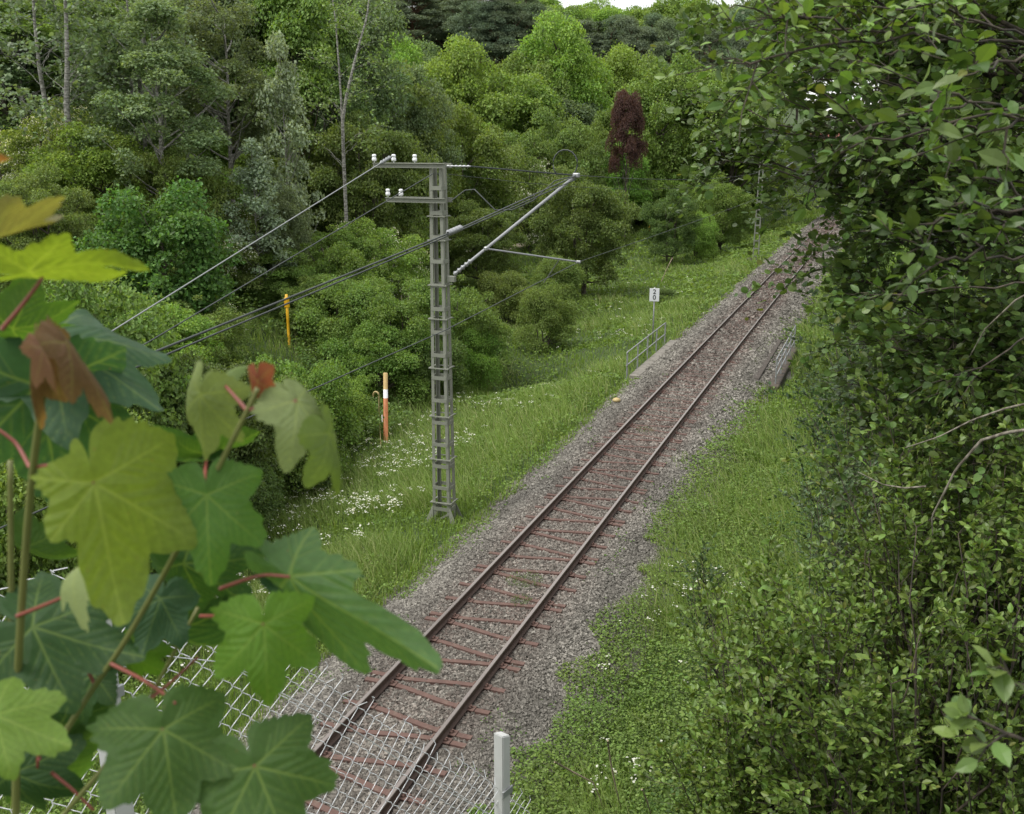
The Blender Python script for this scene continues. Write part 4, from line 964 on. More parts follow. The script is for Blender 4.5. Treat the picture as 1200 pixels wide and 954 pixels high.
herbs(430000, 'bramble_thicket', lambda X, Y, q, d: .3 + 1.1 * lump(X, Y, .45) ** 1.2 + .5 * vnoise(X * 1.2, Y * 1.2, 43),
      lambda X, Y, q, d, r: (q < -8.0 - .13 * np.clip(Y - 20, 0, 60) - 2.2 * vnoise(Y * .25, Y * 0, 44)) & (Y < 46 + (-(q) - 10) * .8) & (vnoise(X * .6, Y * .6, 45) > .12) & ~((np.abs(X * .8183 + Y * .5748) < 1.1) & (np.hypot(X, Y) > 32) & (np.hypot(X, Y) < 42)),
      .05, (.115, .20, .038), 'tangled bramble and bush undergrowth filling the left slope below the trees', 52, d0=14, d1=75, tmpl=T_QUAD)
herbs(170000, 'wood_floor_bushes', lambda X, Y, q, d: .6 + 2.2 * lump(X, Y, .2) ** 1.2,
      lambda X, Y, q, d, r: (q < -17) & ((Y >= 45 + (-(q) - 10) * .8) | (q < -36)) & ~((q > -36) & (Y > 50) & (Y < 140)),
      .09, (.075, .14, .028), 'leafy undergrowth on the wooded hill between the trunks', 53, d0=45, d1=190, tmpl=T_QUAD)
herbs(110000, 'bank_brambles', lambda X, Y, q, d: (.2 + 1.3 * lump(X, Y, .5)) * sstep(3.2, 5.0, q),
      lambda X, Y, q, d, r: (q > 3.6 + .8 * vnoise(Y * .5, Y * 0, 46)) & (q < 14),
      .05, (.055, .115, .022), 'dark low brambles under the trees of the right bank', 54, d0=5.5, d1=70, a0=-6, a1=50)
herbs(150000, 'fresh_bank_herbs', lambda X, Y, q, d: .06 + .42 * lump(X, Y, 1.2) * sstep(1.6, 2.8, q),
      lambda X, Y, q, d, r: (q > 1.75) & bed_mask(X, Y) & (q < 5.5) & (lump(X, Y, 1.0) > .18), .05, (.14, .225, .038), 'bright leafy herbs at the right foot of the gravel', 55, d0=8, d1=30, a0=-10, a1=30)
# weeds on the gravel
herbs(60000, 'gravel_weeds', lambda X, Y, q, d: .5 * np.clip(vnoise(X * 2.6, Y * 2.6, 47) - .62, 0, 1),
      lambda X, Y, q, d, r: (np.abs(q) < 2.6) & (np.abs(q) > 1.1) & (vnoise(X * 2.6, Y * 2.6, 47) > np.where(q > 1.3, .53, .7)) & (vnoise(X * .5, Y * .5, 48) > np.where(q > 0, .3, .45)), .035, (.075, .14, .02), 'small green weeds sprouting from the gravel', 56, d0=8, d1=45)
herbs(1200, 'track_weeds', lambda X, Y, q, d: .08 + 0 * X, lambda X, Y, q, d, r: (np.hypot((X - tc_x(Y) + .05) / .5, (Y - 17.2) / .55) < r.random(len(X)) * 1.0) | (np.hypot((X - tc_x(Y) - .2) / .4, (Y - 29) / .5) < r.random(len(X))) , .05, (.09, .15, .02), 'tuft of green weeds growing between the two rails', 57, d0=12, d1=30, a0=-12, a1=12) if False else None
def tuft(x, y, z, n, rad, hh, seed, label):
    r = np.random.default_rng(seed); a = r.uniform(0, 6.28, n); k = rad * np.sqrt(r.random(n)); p = np.stack([x + np.cos(a) * k, y + np.sin(a) * k, z + hh * r.random(n)], -1)
    tag(obj('weed', foliage_mesh('weed', p, unit(r.normal(0, 1, (n, 3)) + np.array([0, 0, .6])), unit(np.array([0, 0, 1.]) + r.normal(0, .5, (n, 3))), r.uniform(.03, .07, n), T_LANCE, r.random(n)), M_LEAF, color=(.085, .15, .025)), label, 'weed')
tuft(-6.35, 17.35, -.19, 420, .38, .12, 1, 'spreading green weed between the rails a little nearer than the mast')
tuft(-6.1, 16.5, -.19, 160, .22, .10, 2, 'smaller weed sprig just nearer than the spreading one between the rails')
tuft(-6.6, 29.0, -.19, 150, .3, .08, 3, 'low patch of weed between the rails near the cable box')
def flowers():
    P_, S_, r0 = [], [], np.random.default_rng(61)
    def add(n, xa, xb, ya, yb, hh, thr=.0, sz=.03):
        X = r0.uniform(xa, xb, n); Y = r0.uniform(ya, yb, n); k = vnoise(X * .9, Y * .9, 62) > thr; X, Y = X[k], Y[k]
        for x, y in zip(X, Y):
            m = r0.integers(4, 9); z = float(surf(np.array(x), np.array(y))) + hh * r0.uniform(.7, 1.15); a = r0.uniform(0, 6.28, m); rr = r0.uniform(.02, .11, m)
            P_.append(np.stack([x + rr * np.cos(a), y + rr * np.sin(a), z + r0.uniform(-.03, .03, m)], -1)); S_.append(np.full(m, sz) * r0.uniform(.7, 1.4, m))
    add(480, -17.5, -12.0, 19, 29, .62, .32); add(260, -13.2, -10.8, 15, 22, .6, .45); add(170, -17, -10.8, 29, 36, .55, .5); add(120, -19, -12, 15, 21, .7, .4)
    add(45, -4.0, -2.0, 14.5, 20, .5, .35); add(22, -3.4, -1.6, 11, 15, .4, .4); add(110, -12.8, -10.3, 36, 52, .4, .5); add(160, -22, -12, 45, 75, .4, .5, .045); add(60, -12.4, -10.6, 11.5, 15, .5, .3)
    p = np.concatenate(P_); s_ = np.concatenate(S_); n = len(p)
    return foliage_mesh('white_wildflowers', p, unit(r0.normal(0, 1, (n, 3)) * np.array([1, 1, .2])), unit(np.array([0, 0, 1.]) + r0.normal(0, .25, (n, 3))), s_ * r0.uniform(.7, 1.5, n), T_ROUND, r0.random(n), np.ones(n))
tag(obj('white_wildflowers', flowers(), M_LEAF, color=(.7, .7, .65)), 'white umbel flower heads dotted through the meadow', 'flowers', kind='stuff')

# ------------------------------------------------------------------ near woody plants with modelled twigs and leaves
def grow(seed, limbs, twigs, tlen, nleaf, lsize, tmpl, spread=.9, upn=.8, r0=.03, sub=3, youngp=.0, tstart=.25, droop=.1, leaf_up=.15):
    """limbs: list of (start, end, bow). returns tube paths and leaf arrays"""
    rng = np.random.default_rng(seed); paths, LP, LD, LN, LS, LK = [], [], [], [], [], []
    for st, en, bow in limbs:
        st = np.array(st, float); en = np.array(en, float); L = np.linalg.norm(en - st); t = np.linspace(0, 1, 9)[:, None]
        mid = (st + en) / 2 + np.array(bow, float); pts = st * (1 - t) ** 2 + 2 * mid * t * (1 - t) + en * t ** 2
        pts[1:-1] += rng.normal(0, .018 * L ** .7, (7, 3)); rr = np.linspace(r0 * (.4 + .25 * L), .004, 9); paths.append((pts, rr))
        tt = rng.uniform(tstart, 1.0, twigs); tt[:2] = 1.0
        for q in tt:
            x = q * 8; i = min(7, int(x)); p = pts[i] + (pts[i + 1] - pts[i]) * (x - i); tan = unit(pts[i + 1] - pts[i])
            d0 = unit(tan * .9 + rdir(rng, 1)[0] * spread + np.array([0, 0, .1]))
            l = tlen * rng.uniform(.5, 1.3); starts = [(p, d0, l, .0035)]
            for _ in range(sub):
                k = rng.uniform(.2, .8); starts.append((p + d0 * l * k, unit(d0 + rdir(rng, 1)[0] * .9), l * rng.uniform(.35, .7), .0022))
            for (a, dd, ll, r_) in starts:
                s_ = np.linspace(0, 1, 4)[:, None]; c = a + dd * ll * s_ + np.array([0, 0, -droop]) * ll * s_ ** 2 + rng.normal(0, .012, (4, 3)) * s_
                paths.append((c, np.linspace(r_, r_ * .35, 4)))
                n = max(3, int(nleaf * ll / tlen * 1.2)); u = np.sort(rng.uniform(.1, 1.0, n)); u[-1] = 1
                x3 = u * 3; i3 = np.minimum(2, x3.astype(int)); f = (x3 - i3)[:, None]; lp = c[i3] * (1 - f) + c[i3 + 1] * f
                side = unit(np.cross(dd, [0, 0, 1]) + 1e-4) * np.where(np.arange(n) % 2, 1, -1)[:, None]
                ld = unit(dd * .55 + side * .75 + rng.normal(0, .38, (n, 3)) + np.array([0, 0, leaf_up])); ld[-1] = dd
                LP.append(lp); LD.append(ld); LN.append(unit(np.array([0, 0, upn]) + rng.normal(0, .5, (n, 3))))
                LS.append(lsize * rng.uniform(.6, 1.25, n) * (1 - .25 * (u > .9))); LK.append(np.where((u > .85) & (rng.random(n) < youngp), 2.0, np.where(rng.random(n) < youngp * .5, 1.0, 0.0)))
    p = np.concatenate(LP); n = len(p)
    return paths, (p, np.concatenate(LD), np.concatenate(LN), np.concatenate(LS), tmpl, rng.random(n), np.concatenate(LK))
def woody(name, label, cat, color, paths, lv, base, sides=6, bark_=M_TWIG, group=None, crown='crown', stem='branches'):
    t = thing(name, label, cat, base, group); b = np.array(base)
    paths = [(np.asarray(p) - b, r) for p, r in paths]; obj(stem, tube_mesh(stem, paths, sides), bark_, t)
    lv = (lv[0] - b,) + lv[1:]
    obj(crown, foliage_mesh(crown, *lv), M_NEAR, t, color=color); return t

def gnd(x, y, dz=-.1): return np.array([x, y, float(gz(x, y)) + dz])
def in_ell(rng, c, r, n, shell=.35):
    u = rdir(rng, n); return np.array(c) + u * np.array(r) * (shell + (1 - shell) * rng.random((n, 1)) ** .5)
# alder on the right bank: trunk plus limbs reaching over the line
rng = np.random.default_rng(23)
tb = gnd(1.0, 9.3); trunk = []
for z in np.linspace(tb[2], 14.5, 14): trunk.append((1.0 + .12 * math.sin(z * .9) + .02 * z, 9.3 + .1 * math.cos(z * .7), z))
trunk = np.array(trunk); tpath = [(trunk, np.linspace(.15, .03, 14))]
tb2 = gnd(2.0, 9.9); tr2 = np.array([(2.0 + .05 * z, 9.9 + .08 * math.sin(z), z) for z in np.linspace(tb2[2], 13, 10)]); tpath.append((tr2, np.linspace(.11, .03, 10)))
def from_trunk(tr, z): return np.array([np.interp(z, tr[:, 2], tr[:, j]) for j in range(3)])
targets = np.concatenate([in_ell(rng, (.9, 9.2, 9.6), (2.3, 2.2, 3.2), 62), in_ell(rng, (-.3, 9.3, 9.05), (1.0, 1.5, .7), 24), in_ell(rng, (-.45, 8.8, 10.1), (1.0, 1.4, 1.1), 16),
                          in_ell(rng, (1.2, 8.9, 6.3), (1.55, 1.6, 1.6), 44), in_ell(rng, (.5, 9.6, 7.3), (1.1, 1.3, .8), 14)])
fixed = [P(850, 188, 9.3), P(845, 170, 9.8), P(905, 330, 8.6) * 0 + P(965, 312, 8.7), P(835, 60, 9.5), P(860, 120, 9.0), P(930, 212, 9.4), P(962, 228, 9.2), P(1005, 285, 9.0), P(1000, 235, 9.3), P(990, 395, 8.5), P(1000, 330, 8.6), P(870, 30, 9.3), P(1000, 450, 8.8), P(1010, 500, 8.6)]
limbs = []
for tg in list(targets) + fixed:
    tr = trunk if rng.random() < .7 or tg[0] < .8 else tr2
    zs = tg[2] - np.hypot(*(tg[:2] - tr[5][:2])) * rng.uniform(.15, .55); zs = np.clip(zs, 4.2, 13.5); st = from_trunk(tr, zs)
    limbs.append((st, tg, (0, 0, rng.uniform(-.1, .25))))
pa, lv = grow(24, limbs, 10, .55, 9, .076, T_ROUND, r0=.022, sub=3, youngp=.03, tstart=.3, droop=.25)
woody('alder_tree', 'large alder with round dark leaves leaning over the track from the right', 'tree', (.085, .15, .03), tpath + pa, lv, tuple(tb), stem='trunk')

# plum and blackthorn bushes below the camera on the right
def bush(seed, bases, ells, label, color, lsize, twigs=9, tlen=.42, nleaf=9, name='plum_shrub', youngp=.08, tmpl=T_OVATE, r0=.012, extra=()):
    rng = np.random.default_rng(seed); limbs = []
    for c, r, n in ells:
        for tg in in_ell(rng, c, r, n, .2):
            b = gnd(*bases[rng.integers(len(bases))]); g = float(gz(tg[0], tg[1]))
            if tg[2] < g + .1: tg[2] = g + .1 + .5 * rng.random()
            limbs.append((b, tg, (rng.normal(0, .1), rng.normal(0, .1), rng.uniform(.1, .5))))
    limbs += list(extra)
    pa, lv = grow(seed + 1, limbs, twigs, tlen, nleaf, lsize, tmpl, r0=r0, sub=3, youngp=youngp, tstart=.4, droop=.1, leaf_up=.3)
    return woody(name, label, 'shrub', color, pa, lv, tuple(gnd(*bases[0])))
bush(31, [(.2, 6.6), (.8, 6.3), (1.2, 7.0)], [(tuple(P(1090, 800, 6.6)), (1.15, 1.2, 1.15), 62), (tuple(P(1180, 700, 6.4)), (.9, 1.0, 1.0), 36), (tuple(P(960, 850, 6.6)), (.75, .9, .8), 34)],
     'dense plum bush with oval green leaves filling the lower right corner', (.115, .19, .028), .066, nleaf=11)
bush(33, [(-.5, 7.6), (-.3, 8.0)], [(tuple(P(890, 800, 7.6)), (.62, .8, .85), 36), (tuple(P(850, 900, 7.4)), (.55, .7, .6), 24)],
     'plum bush with reddish shoot tips left of the larger one, beside the gravel bank', (.125, .205, .028), .066, nleaf=11)
bush(35, [(1.2, 8.0), (.8, 8.2)], [(tuple(P(1120, 600, 7.2)), (1.0, .9, .8), 44), (tuple(P(1090, 660, 8.0)), (.7, .9, .8), 28)],
     'plum bush with bare arching twigs under the alder', (.115, .19, .028), .064, youngp=.12, nleaf=11)
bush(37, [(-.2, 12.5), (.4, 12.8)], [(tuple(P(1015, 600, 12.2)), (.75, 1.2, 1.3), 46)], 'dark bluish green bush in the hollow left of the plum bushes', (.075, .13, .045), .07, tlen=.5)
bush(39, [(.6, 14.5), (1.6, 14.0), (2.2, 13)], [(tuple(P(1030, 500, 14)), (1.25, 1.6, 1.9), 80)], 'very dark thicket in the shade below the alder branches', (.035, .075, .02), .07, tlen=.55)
bush(43, [(-1.5, 13.0), (-1.2, 12.4)], [(tuple(P(825, 680, 13.2)), (.35, .4, .5), 9)], 'low loose bush at the edge of the flowering grass', (.05, .10, .022), .055, twigs=7)

# pale trunked trees at the wood's edge: trunk drawn through its own sight points at a true distance
M_WHITEB = bark('white birch bark', (.12, .115, .10), (.36, .35, .32), 5, 3.0)
def pale_tree(seed, px, d, r, n, rad, color, label, name, lsize=.17, zlo=.35, zhi=1.0, twigs=6):
    rng = np.random.default_rng(seed); pts = [P(u, v, d) for u, v in px]; b = gnd(pts[-1][0], pts[-1][1]); pts = np.array([*pts, b])[::-1]
    tt = np.linspace(0, len(pts) - 1, len(pts) * 4); tr = np.stack([np.interp(tt, range(len(pts)), pts[:, j]) for j in range(3)], -1); rr = np.linspace(r * 1.2, r * .35, len(tr)); limbs = []
    h0, h1 = tr[0, 2], tr[-1, 2]
    for k in range(n):
        z = h0 + (h1 - h0) * rng.uniform(zlo, zhi); st = from_trunk(tr, z); a = rng.uniform(0, 6.28); l = rad * rng.uniform(.5, 1.1) * (1.15 - .7 * (z - h0) / (h1 - h0))
        limbs.append((st, st + np.array([math.cos(a) * l, math.sin(a) * l, rng.uniform(.3, 1.0) * l]), (0, 0, .2)))
    pa, lv = grow(seed + 3, limbs, twigs, 1.1, 7, lsize, T_ROUND, r0=.014, sub=2, youngp=.0, tstart=.3, droop=.35)
    t = woody(name, label, 'tree', color, [(tr, rr)] + pa, lv, tuple(b), bark_=M_WHITEB, stem='trunk')
pale_tree(201, [(436, -30), (430, 20), (418, 62), (406, 112), (401, 145)], 54, .085, 22, 2.6, (.15, .24, .06), 'thin birch with bent white trunk above the mast arms', 'birch_tree', .13)
pale_tree(203, [(385, -30), (393, 20), (397, 75), (400, 120)], 55, .06, 12, 2.2, (.15, .24, .06), 'second slighter birch whose white trunk crosses the bent one', 'birch_tree', .13)
pale_tree(205, [(72, -60), (77, 10), (79, 70), (78, 128)], 44, .13, 34, 2.8, (.15, .225, .10), 'aspen with a straight pale trunk, second from the left edge', 'aspen_tree')
pale_tree(207, [(36, -60), (40, 20), (46, 80), (54, 125)], 46, .11, 30, 2.8, (.14, .21, .10), 'aspen with a pale leaning trunk at the far left edge', 'aspen_tree')
pale_tree(209, [(146, -40), (150, 20), (150, 60), (153, 90)], 47, .07, 22, 2.4, (.15, .225, .10), 'slim aspen with a thin pale trunk right of the straight one', 'aspen_tree')
pale_tree(211, [(178, -30), (172, 25), (166, 60), (163, 92)], 46, .09, 26, 2.6, (.14, .215, .10), 'aspen with a slightly leaning pale trunk above the sycamore bush', 'aspen_tree')

# bare arching twigs in front of the bush
def bare(px, d0, d1, r, label):
    pts = [P(u, v, d0 + (d1 - d0) * k / (len(px) - 1)) for k, (u, v) in enumerate(px)]
    tt = np.linspace(0, len(pts) - 1, len(pts) * 4); pts = np.stack([np.interp(tt, range(len(pts)), np.array(pts)[:, j]) for j in range(3)], -1)
    return pts, np.linspace(r, r * .35, len(pts))
t = thing('arching_branch', 'pale lichen grey branches arching bare over the plum bush', 'branch', tuple(P(1200, 505, 5.6)))
b_ = np.array(t.location)
pp = [bare([(1230, 500), (1180, 507), (1150, 516), (1120, 550), (1105, 580), (1092, 605), (1093, 628)], 5.4, 5.6, .011, ''), bare([(1240, 465), (1180, 478), (1140, 492), (1100, 512), (1060, 525)], 5.7, 5.9, .008, ''),
      bare([(1085, 570), (1060, 572), (1035, 568), (1005, 553)], 5.7, 5.9, .007, ''), bare([(1230, 330), (1190, 352), (1155, 385), (1135, 420)], 5.4, 5.8, .007, '')]
obj('branches', tube_mesh('branches', [(a - b_, r) for a, r in pp], 6), bark('lichen bark', (.07, .058, .042), (.22, .20, .16), 40), t)

# closer sprays of larger leaves, upper right
def spray(seed, px, d, label, color, lsize=.07, twigs=6, tlen=.22, nleaf=5, r=.5):
    rng = np.random.default_rng(seed); limbs = []
    for a, b_, da, db in px:
        limbs.append((P(*a, da), P(*b_, db), (0, 0, rng.uniform(-.02, .08))))
    pa, lv = grow(seed, limbs, twigs, tlen, nleaf, lsize, T_OVATE, r0=.008, sub=1, youngp=.06, tstart=.3, droop=.15, spread=.7, leaf_up=.1)
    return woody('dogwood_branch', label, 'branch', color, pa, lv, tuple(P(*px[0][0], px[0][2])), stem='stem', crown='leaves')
spray(61, [((1230, 60), (960, 35), 3.6, 3.4), ((1120, 45), (880, 75), 3.5, 3.3), ((1010, 40), (905, 20), 3.4, 3.3), ((1230, 50), (1060, 12), 3.6, 3.4), ((1060, 60), (985, 80), 3.5, 3.4)], 3.4,
      'spray of large fresh green leaves hanging across the top right, nearest the top edge', (.11, .20, .028), .055, 9)
spray(63, [((1230, 130), (985, 180), 3.3, 3.2), ((1180, 128), (1010, 150), 3.3, 3.2), ((1230, 135), (1100, 108), 3.3, 3.1)], 3.3,
      'thin branch with scattered fresh leaves in front of the alder trunk', (.075, .14, .022), .065, 3)
spray(65, [((1230, 240), (1125, 185), 2.9, 2.8), ((1230, 255), (1095, 262), 2.9, 2.8), ((1230, 290), (1130, 230), 2.9, 2.7), ((1200, 300), (1095, 300), 2.9, 2.8)], 2.9,
      'cluster of fresh oval leaves at the right edge halfway up the alder trunk', (.075, .14, .022), .06, 4, .18, 5)
spray(67, [((1240, 60), (1150, 80), 2.6, 2.5), ((1240, 100), (1180, 150), 2.6, 2.5)], 2.6, 'few large leaves at the right edge above the thin branch', (.085, .155, .025), .07, 3)
spray(69, [((1240, 855), (1185, 800), 1.7, 1.65), ((1240, 900), (1180, 860), 1.7, 1.65)], 1.7, 'close up fresh leaves poking in at the lower right edge', (.10, .17, .03), .06, 2, .1, 4)
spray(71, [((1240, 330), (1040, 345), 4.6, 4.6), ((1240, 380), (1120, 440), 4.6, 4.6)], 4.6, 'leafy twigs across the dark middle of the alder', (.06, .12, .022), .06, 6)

# dry sticks on the bank beside the post
for px, d, lab in (([(650, 893), (672, 905), (695, 917), (703, 935), (708, 952)], 11.2, 'dry bent stick on the bank right of the white post'), ([(712, 868), (716, 895), (722, 925), (728, 948)], 10.8, 'thin upright dry stem in the herbs near the bottom'),
                   ([(752, 925), (758, 938), (763, 955)], 10.2, 'thick broken twig at the bottom edge of the bank')):
    pts = [P(u, v, d + .1 * i) for i, (u, v) in enumerate(px)]; tag(obj('dry_stick', tube_mesh('dry_stick', [(pts, np.linspace(.014, .006, len(pts)))], 6), M_DEAD), lab, 'stick')
pts = [P(775, 330, 70), P(780, 318, 70), P(788, 302, 70)]; tag(obj('dry_stick', tube_mesh('dry_stick', [(pts, .03)], 6), M_DEAD), 'pale leaning dead stem in the meadow above the number board', 'stick')

# ------------------------------------------------------------------ sycamore shoot close to the camera
def maple_leaf_material():
    m, n, bs, out = new_mat('sycamore leaf')
    oi = n.nodes.new('ShaderNodeObjectInfo'); ve = n.nodes.new('ShaderNodeAttribute'); ve.attribute_name = 'vein'; ed = n.nodes.new('ShaderNodeAttribute'); ed.attribute_name = 'edge'
    t = n.nodes.new('ShaderNodeTexCoord'); ns = N(n, 'ShaderNodeTexNoise', Scale=22.0, Detail=6.0); n.links.new(t.outputs['Object'], ns.inputs['Vector'])
    n2 = N(n, 'ShaderNodeTexNoise', Scale=90.0, Detail=5.0); n.links.new(t.outputs['Object'], n2.inputs['Vector'])
    vo = N(n, 'ShaderNodeTexVoronoi', Scale=230.0); vo.feature = 'DISTANCE_TO_EDGE'; n.links.new(t.outputs['Object'], vo.inputs['Vector'])
    hs = n.nodes.new('ShaderNodeHueSaturation'); n.links.new(oi.outputs['Color'], hs.inputs['Color']); n.links.new(rng_node(n, ns.outputs['Fac'], .3, .7, .88, 1.14), hs.inputs['Value'])
    n.links.new(rng_node(n, n2.outputs['Fac'], .3, .7, .488, .508), hs.inputs['Hue'])
    lt = mixrgb(n, .65, mixrgb(n, 1.0, hs.outputs[0], (2.1, 1.7, 1.6), 'MULTIPLY'), (.22, .30, .07))
    c = mixrgb(n, rng_node(n, ve.outputs['Fac'], 0, 1, 0, .62), hs.outputs[0], lt)
    c = mixrgb(n, rng_node(n, vo.outputs['Distance'], 0, .12, .16, 0), c, lt)
    sp = N(n, 'ShaderNodeTexNoise', Scale=38.0, Detail=2.0); n.links.new(t.outputs['Object'], sp.inputs['Vector'])
    c = mixrgb(n, rng_node(n, sp.outputs['Fac'], .755, .78, 0, .85), c, (.30, .16, .06))
    n.links.new(c, bs.inputs['Base Color']); bs.inputs['Roughness'].default_value = .5; bs.inputs['Specular IOR Level'].default_value = .3
    bp = N(n, 'ShaderNodeBump', Strength=.35, Distance=.0012); n.links.new(vo.outputs['Distance'], bp.inputs['Height']); n.links.new(bp.outputs[0], bs.inputs['Normal'])
    tr = n.nodes.new('ShaderNodeBsdfTranslucent'); n.links.new(mixrgb(n, 1.0, c, (1.6, 1.6, .6), 'MULTIPLY'), tr.inputs['Color'])
    mx = n.nodes.new('ShaderNodeMixShader'); mx.inputs[0].default_value = .45
    n.links.new(bs.outputs[0], mx.inputs[1]); n.links.new(tr.outputs[0], mx.inputs[2]); n.links.new(mx.outputs[0], out.inputs[0])
    return m
M_SYC = maple_leaf_material()
_oa = np.array([0, 5, 9, 13, 18, 23, 27, 32, 38, 44, 48, 52, 57, 64, 71, 77, 82, 88, 96, 104, 109, 114, 122, 134, 150, 162, 172, 180.])
_or = np.array([1, .93, .85, .80, .73, .60, .56, .64, .76, .85, .93, .86, .79, .70, .56, .48, .47, .52, .60, .66, .68, .62, .52, .44, .38, .33, .22, .06])
_main = [(0, 1.0), (48, .93), (-48, .93), (108, .67), (-108, .67)]
def vein_segments():
    S = []
    for a, L in _main:
        ar = math.radians(a); e = np.array([math.sin(ar), math.cos(ar)]) * L; S.append((np.zeros(2), e, .012, .0025))
        for k, f in enumerate(np.linspace(.2, .86, 6)):
            for sd in (-1, 1):
                b = math.radians(a + sd * 40); l = L * .34 * (1.05 - f) * (1.3 if f > .25 else .8); st = e * (f + .02 * sd); S.append((st, st + np.array([math.sin(b), math.cos(b)]) * (l + .06), .004, .0008))
    return S
_SEG = vein_segments()
def syc_leaf(seed, sides=None, droop=.25, fold=.18, wave=.13, curl=0.0, asym=.08, teeth=.06, narrow=.86, depth=.8):
    r = np.random.default_rng(seed); nt_, nr = 288, 30; th = np.linspace(-180, 180, nt_, endpoint=False); sc = sides or [1 + r.normal(0, asym) for _ in range(2)]
    o = np.interp(np.abs(th), _oa, _or); o = o ** (depth); ph = r.uniform(0, 6.28)
    per = 10.5; saw = .5 + .5 * np.sin(np.radians(np.abs(th) / per * 360 + r.uniform(0, 6)) + .9 * np.sin(np.radians(np.abs(th) * 3))) * (.6 + .4 * np.sin(np.radians(th * 4.3))); o = o * (1 + teeth * (saw - .5) * 1.4 * (np.abs(th) < 165) + .02 * np.sin(np.radians(th) * 7 + ph))
    o = o * (1 + (np.where(th < 0, sc[0], sc[1]) - 1) * sstep(3, 38, np.abs(th)) * sstep(180, 150, np.abs(th))); rr = np.linspace(0, 1, nr + 1)[1:] ** .85
    X = rr[:, None] * o[None] * np.sin(np.radians(th))[None]; Y = rr[:, None] * o[None] * np.cos(np.radians(th))[None]
    X = np.concatenate([[0], X.ravel()]); Y = np.concatenate([[0], Y.ravel()]); p = np.stack([X, Y], -1); v = np.zeros(len(p)); rid = np.full(len(p), 1e3)
    for a, b, w0, w1 in _SEG:
        ab = b - a; t = np.clip(((p - a) @ ab) / (ab @ ab), 0, 1); dd = np.linalg.norm(p - a - t[:, None] * ab, axis=1); wv = w0 * (1 - t) + w1 * t
        v = np.maximum(v, np.clip(1.6 - dd / (wv * .9 + .0015), 0, 1) * (1 if w0 > .01 else .6)); rid = np.minimum(rid, dd / (1 if w0 > .01 else 1.4))
    R2 = X ** 2 + Y ** 2
    Z = .36 * np.clip(rid, 0, .1) + wave * np.sin(X * 5 + ph) * np.cos(Y * 4 + ph * 2) * np.sqrt(R2) - droop * R2 - fold * np.abs(X) * (.6 + np.sqrt(R2)) + curl * Y * np.abs(Y)
    a_ = np.degrees(np.arctan2(X, Y)); mn = np.min([np.abs(((a_ - m_[0] + 180) % 360) - 180) for m_ in _main], 0); Z += -.0016 * mn * np.sqrt(R2) * .6
    V = np.stack([X * narrow, Y, Z], -1); i = np.arange(nt_); j = (i + 1) % nt_
    tris = np.stack([np.zeros(nt_, int), 1 + i, 1 + j], -1); q1 = []
    for k in range(nr - 1):
        a0, b0 = 1 + k * nt_ + i, 1 + k * nt_ + j; a1, b1 = a0 + nt_, b0 + nt_; q1 += [np.stack([a0, a1, b1], -1), np.stack([a0, b1, b0], -1)]
    Fq = np.concatenate([tris] + q1)
    return tri_mesh('leaf', V, Fq, {'vein': ('POINT', v), 'edge': ('POINT', np.sqrt(R2))}, smooth=True)
syc = thing('sycamore_shoot', 'young sycamore shoots with large lobed leaves and red stalks at the left edge', 'maple shoot', tuple(P(20, 900, 1.1)))
SB = np.array(syc.location)
def put_leaf(J, T, d, dd, roll, color, label=None, pitch=0, **kw):
    a = P(*J, d); b = P(*T, d + dd); L = np.linalg.norm(b - a); y = (b - a) / L; vw = unit(np.array([0, 0, CAM_H]) - a)
    nrm = unit(vw - y * (vw @ y)); s_ = np.cross(y, nrm); ang = math.radians(roll); nn = nrm * math.cos(ang) + s_ * math.sin(ang); x = np.cross(y, nn)
    o = obj('leaf', syc_leaf(int(J[0] * 7 + J[1]) + 3, **kw), M_SYC, syc, color=color, label=label)
    M = Matrix(((x[0] * L, y[0] * L, nn[0] * L, a[0] - SB[0]), (x[1] * L, y[1] * L, nn[1] * L, a[1] - SB[1]), (x[2] * L, y[2] * L, nn[2] * L, a[2] - SB[2]), (0, 0, 0, 1)))
    o.matrix_local = M; return o
YG = (.15, .215, .028); BG = (.10, .215, .028); MG = (.044, .10, .02); DG = (.028, .075, .024); BL = (.034, .088, .04); PK = (.15, .085, .045); PL = (.17, .22, .085)
# back to front
put_leaf((45, 452), (70, 612), 1.35, .05, 15, BL, droop=.1, fold=.1)
put_leaf((60, 400), (186, 462), 1.4, -.05, -35, BL, droop=.15, fold=.2)
put_leaf((15, 385), (92, 372), 1.3, .0, 50, MG, droop=.2)
put_leaf((35, 318), (172, 312), 1.05, -.03, 62, YG, 'bright yellow green leaf seen nearly edge on, near the top of the shoot', droop=.1, fold=.12, narrow=.6)
put_leaf((-12, 276), (74, 268), .95, -.02, 66, (.16, .15, .06), 'brownish young leaf at the left edge, topmost of the large ones', droop=.35, fold=.1, narrow=.5)
put_leaf((-18, 186), (9, 190), .95, 0, 60, (.20, .085, .04), 'tiny orange brown leaf tip at the left edge', droop=.3)
put_leaf((240, 532), (305, 512), 1.3, .0, 68, MG, droop=.1); put_leaf((236, 535), (160, 528), 1.32, .0, -66, DG, droop=.1)
put_leaf((188, 701), (166, 768), 1.2, -.05, 0, BL, droop=.15, fold=.1); put_leaf((215, 660), (292, 722), 1.25, 0, 40, DG)
put_leaf((38, 735), (168, 768), 1.15, .0, -20, DG, droop=.12, fold=.12)
put_leaf((150, 765), (190, 800), 1.25, .0, 40, BG); put_leaf((185, 735), (292, 784), 1.25, .05, 72, DG, droop=.3)
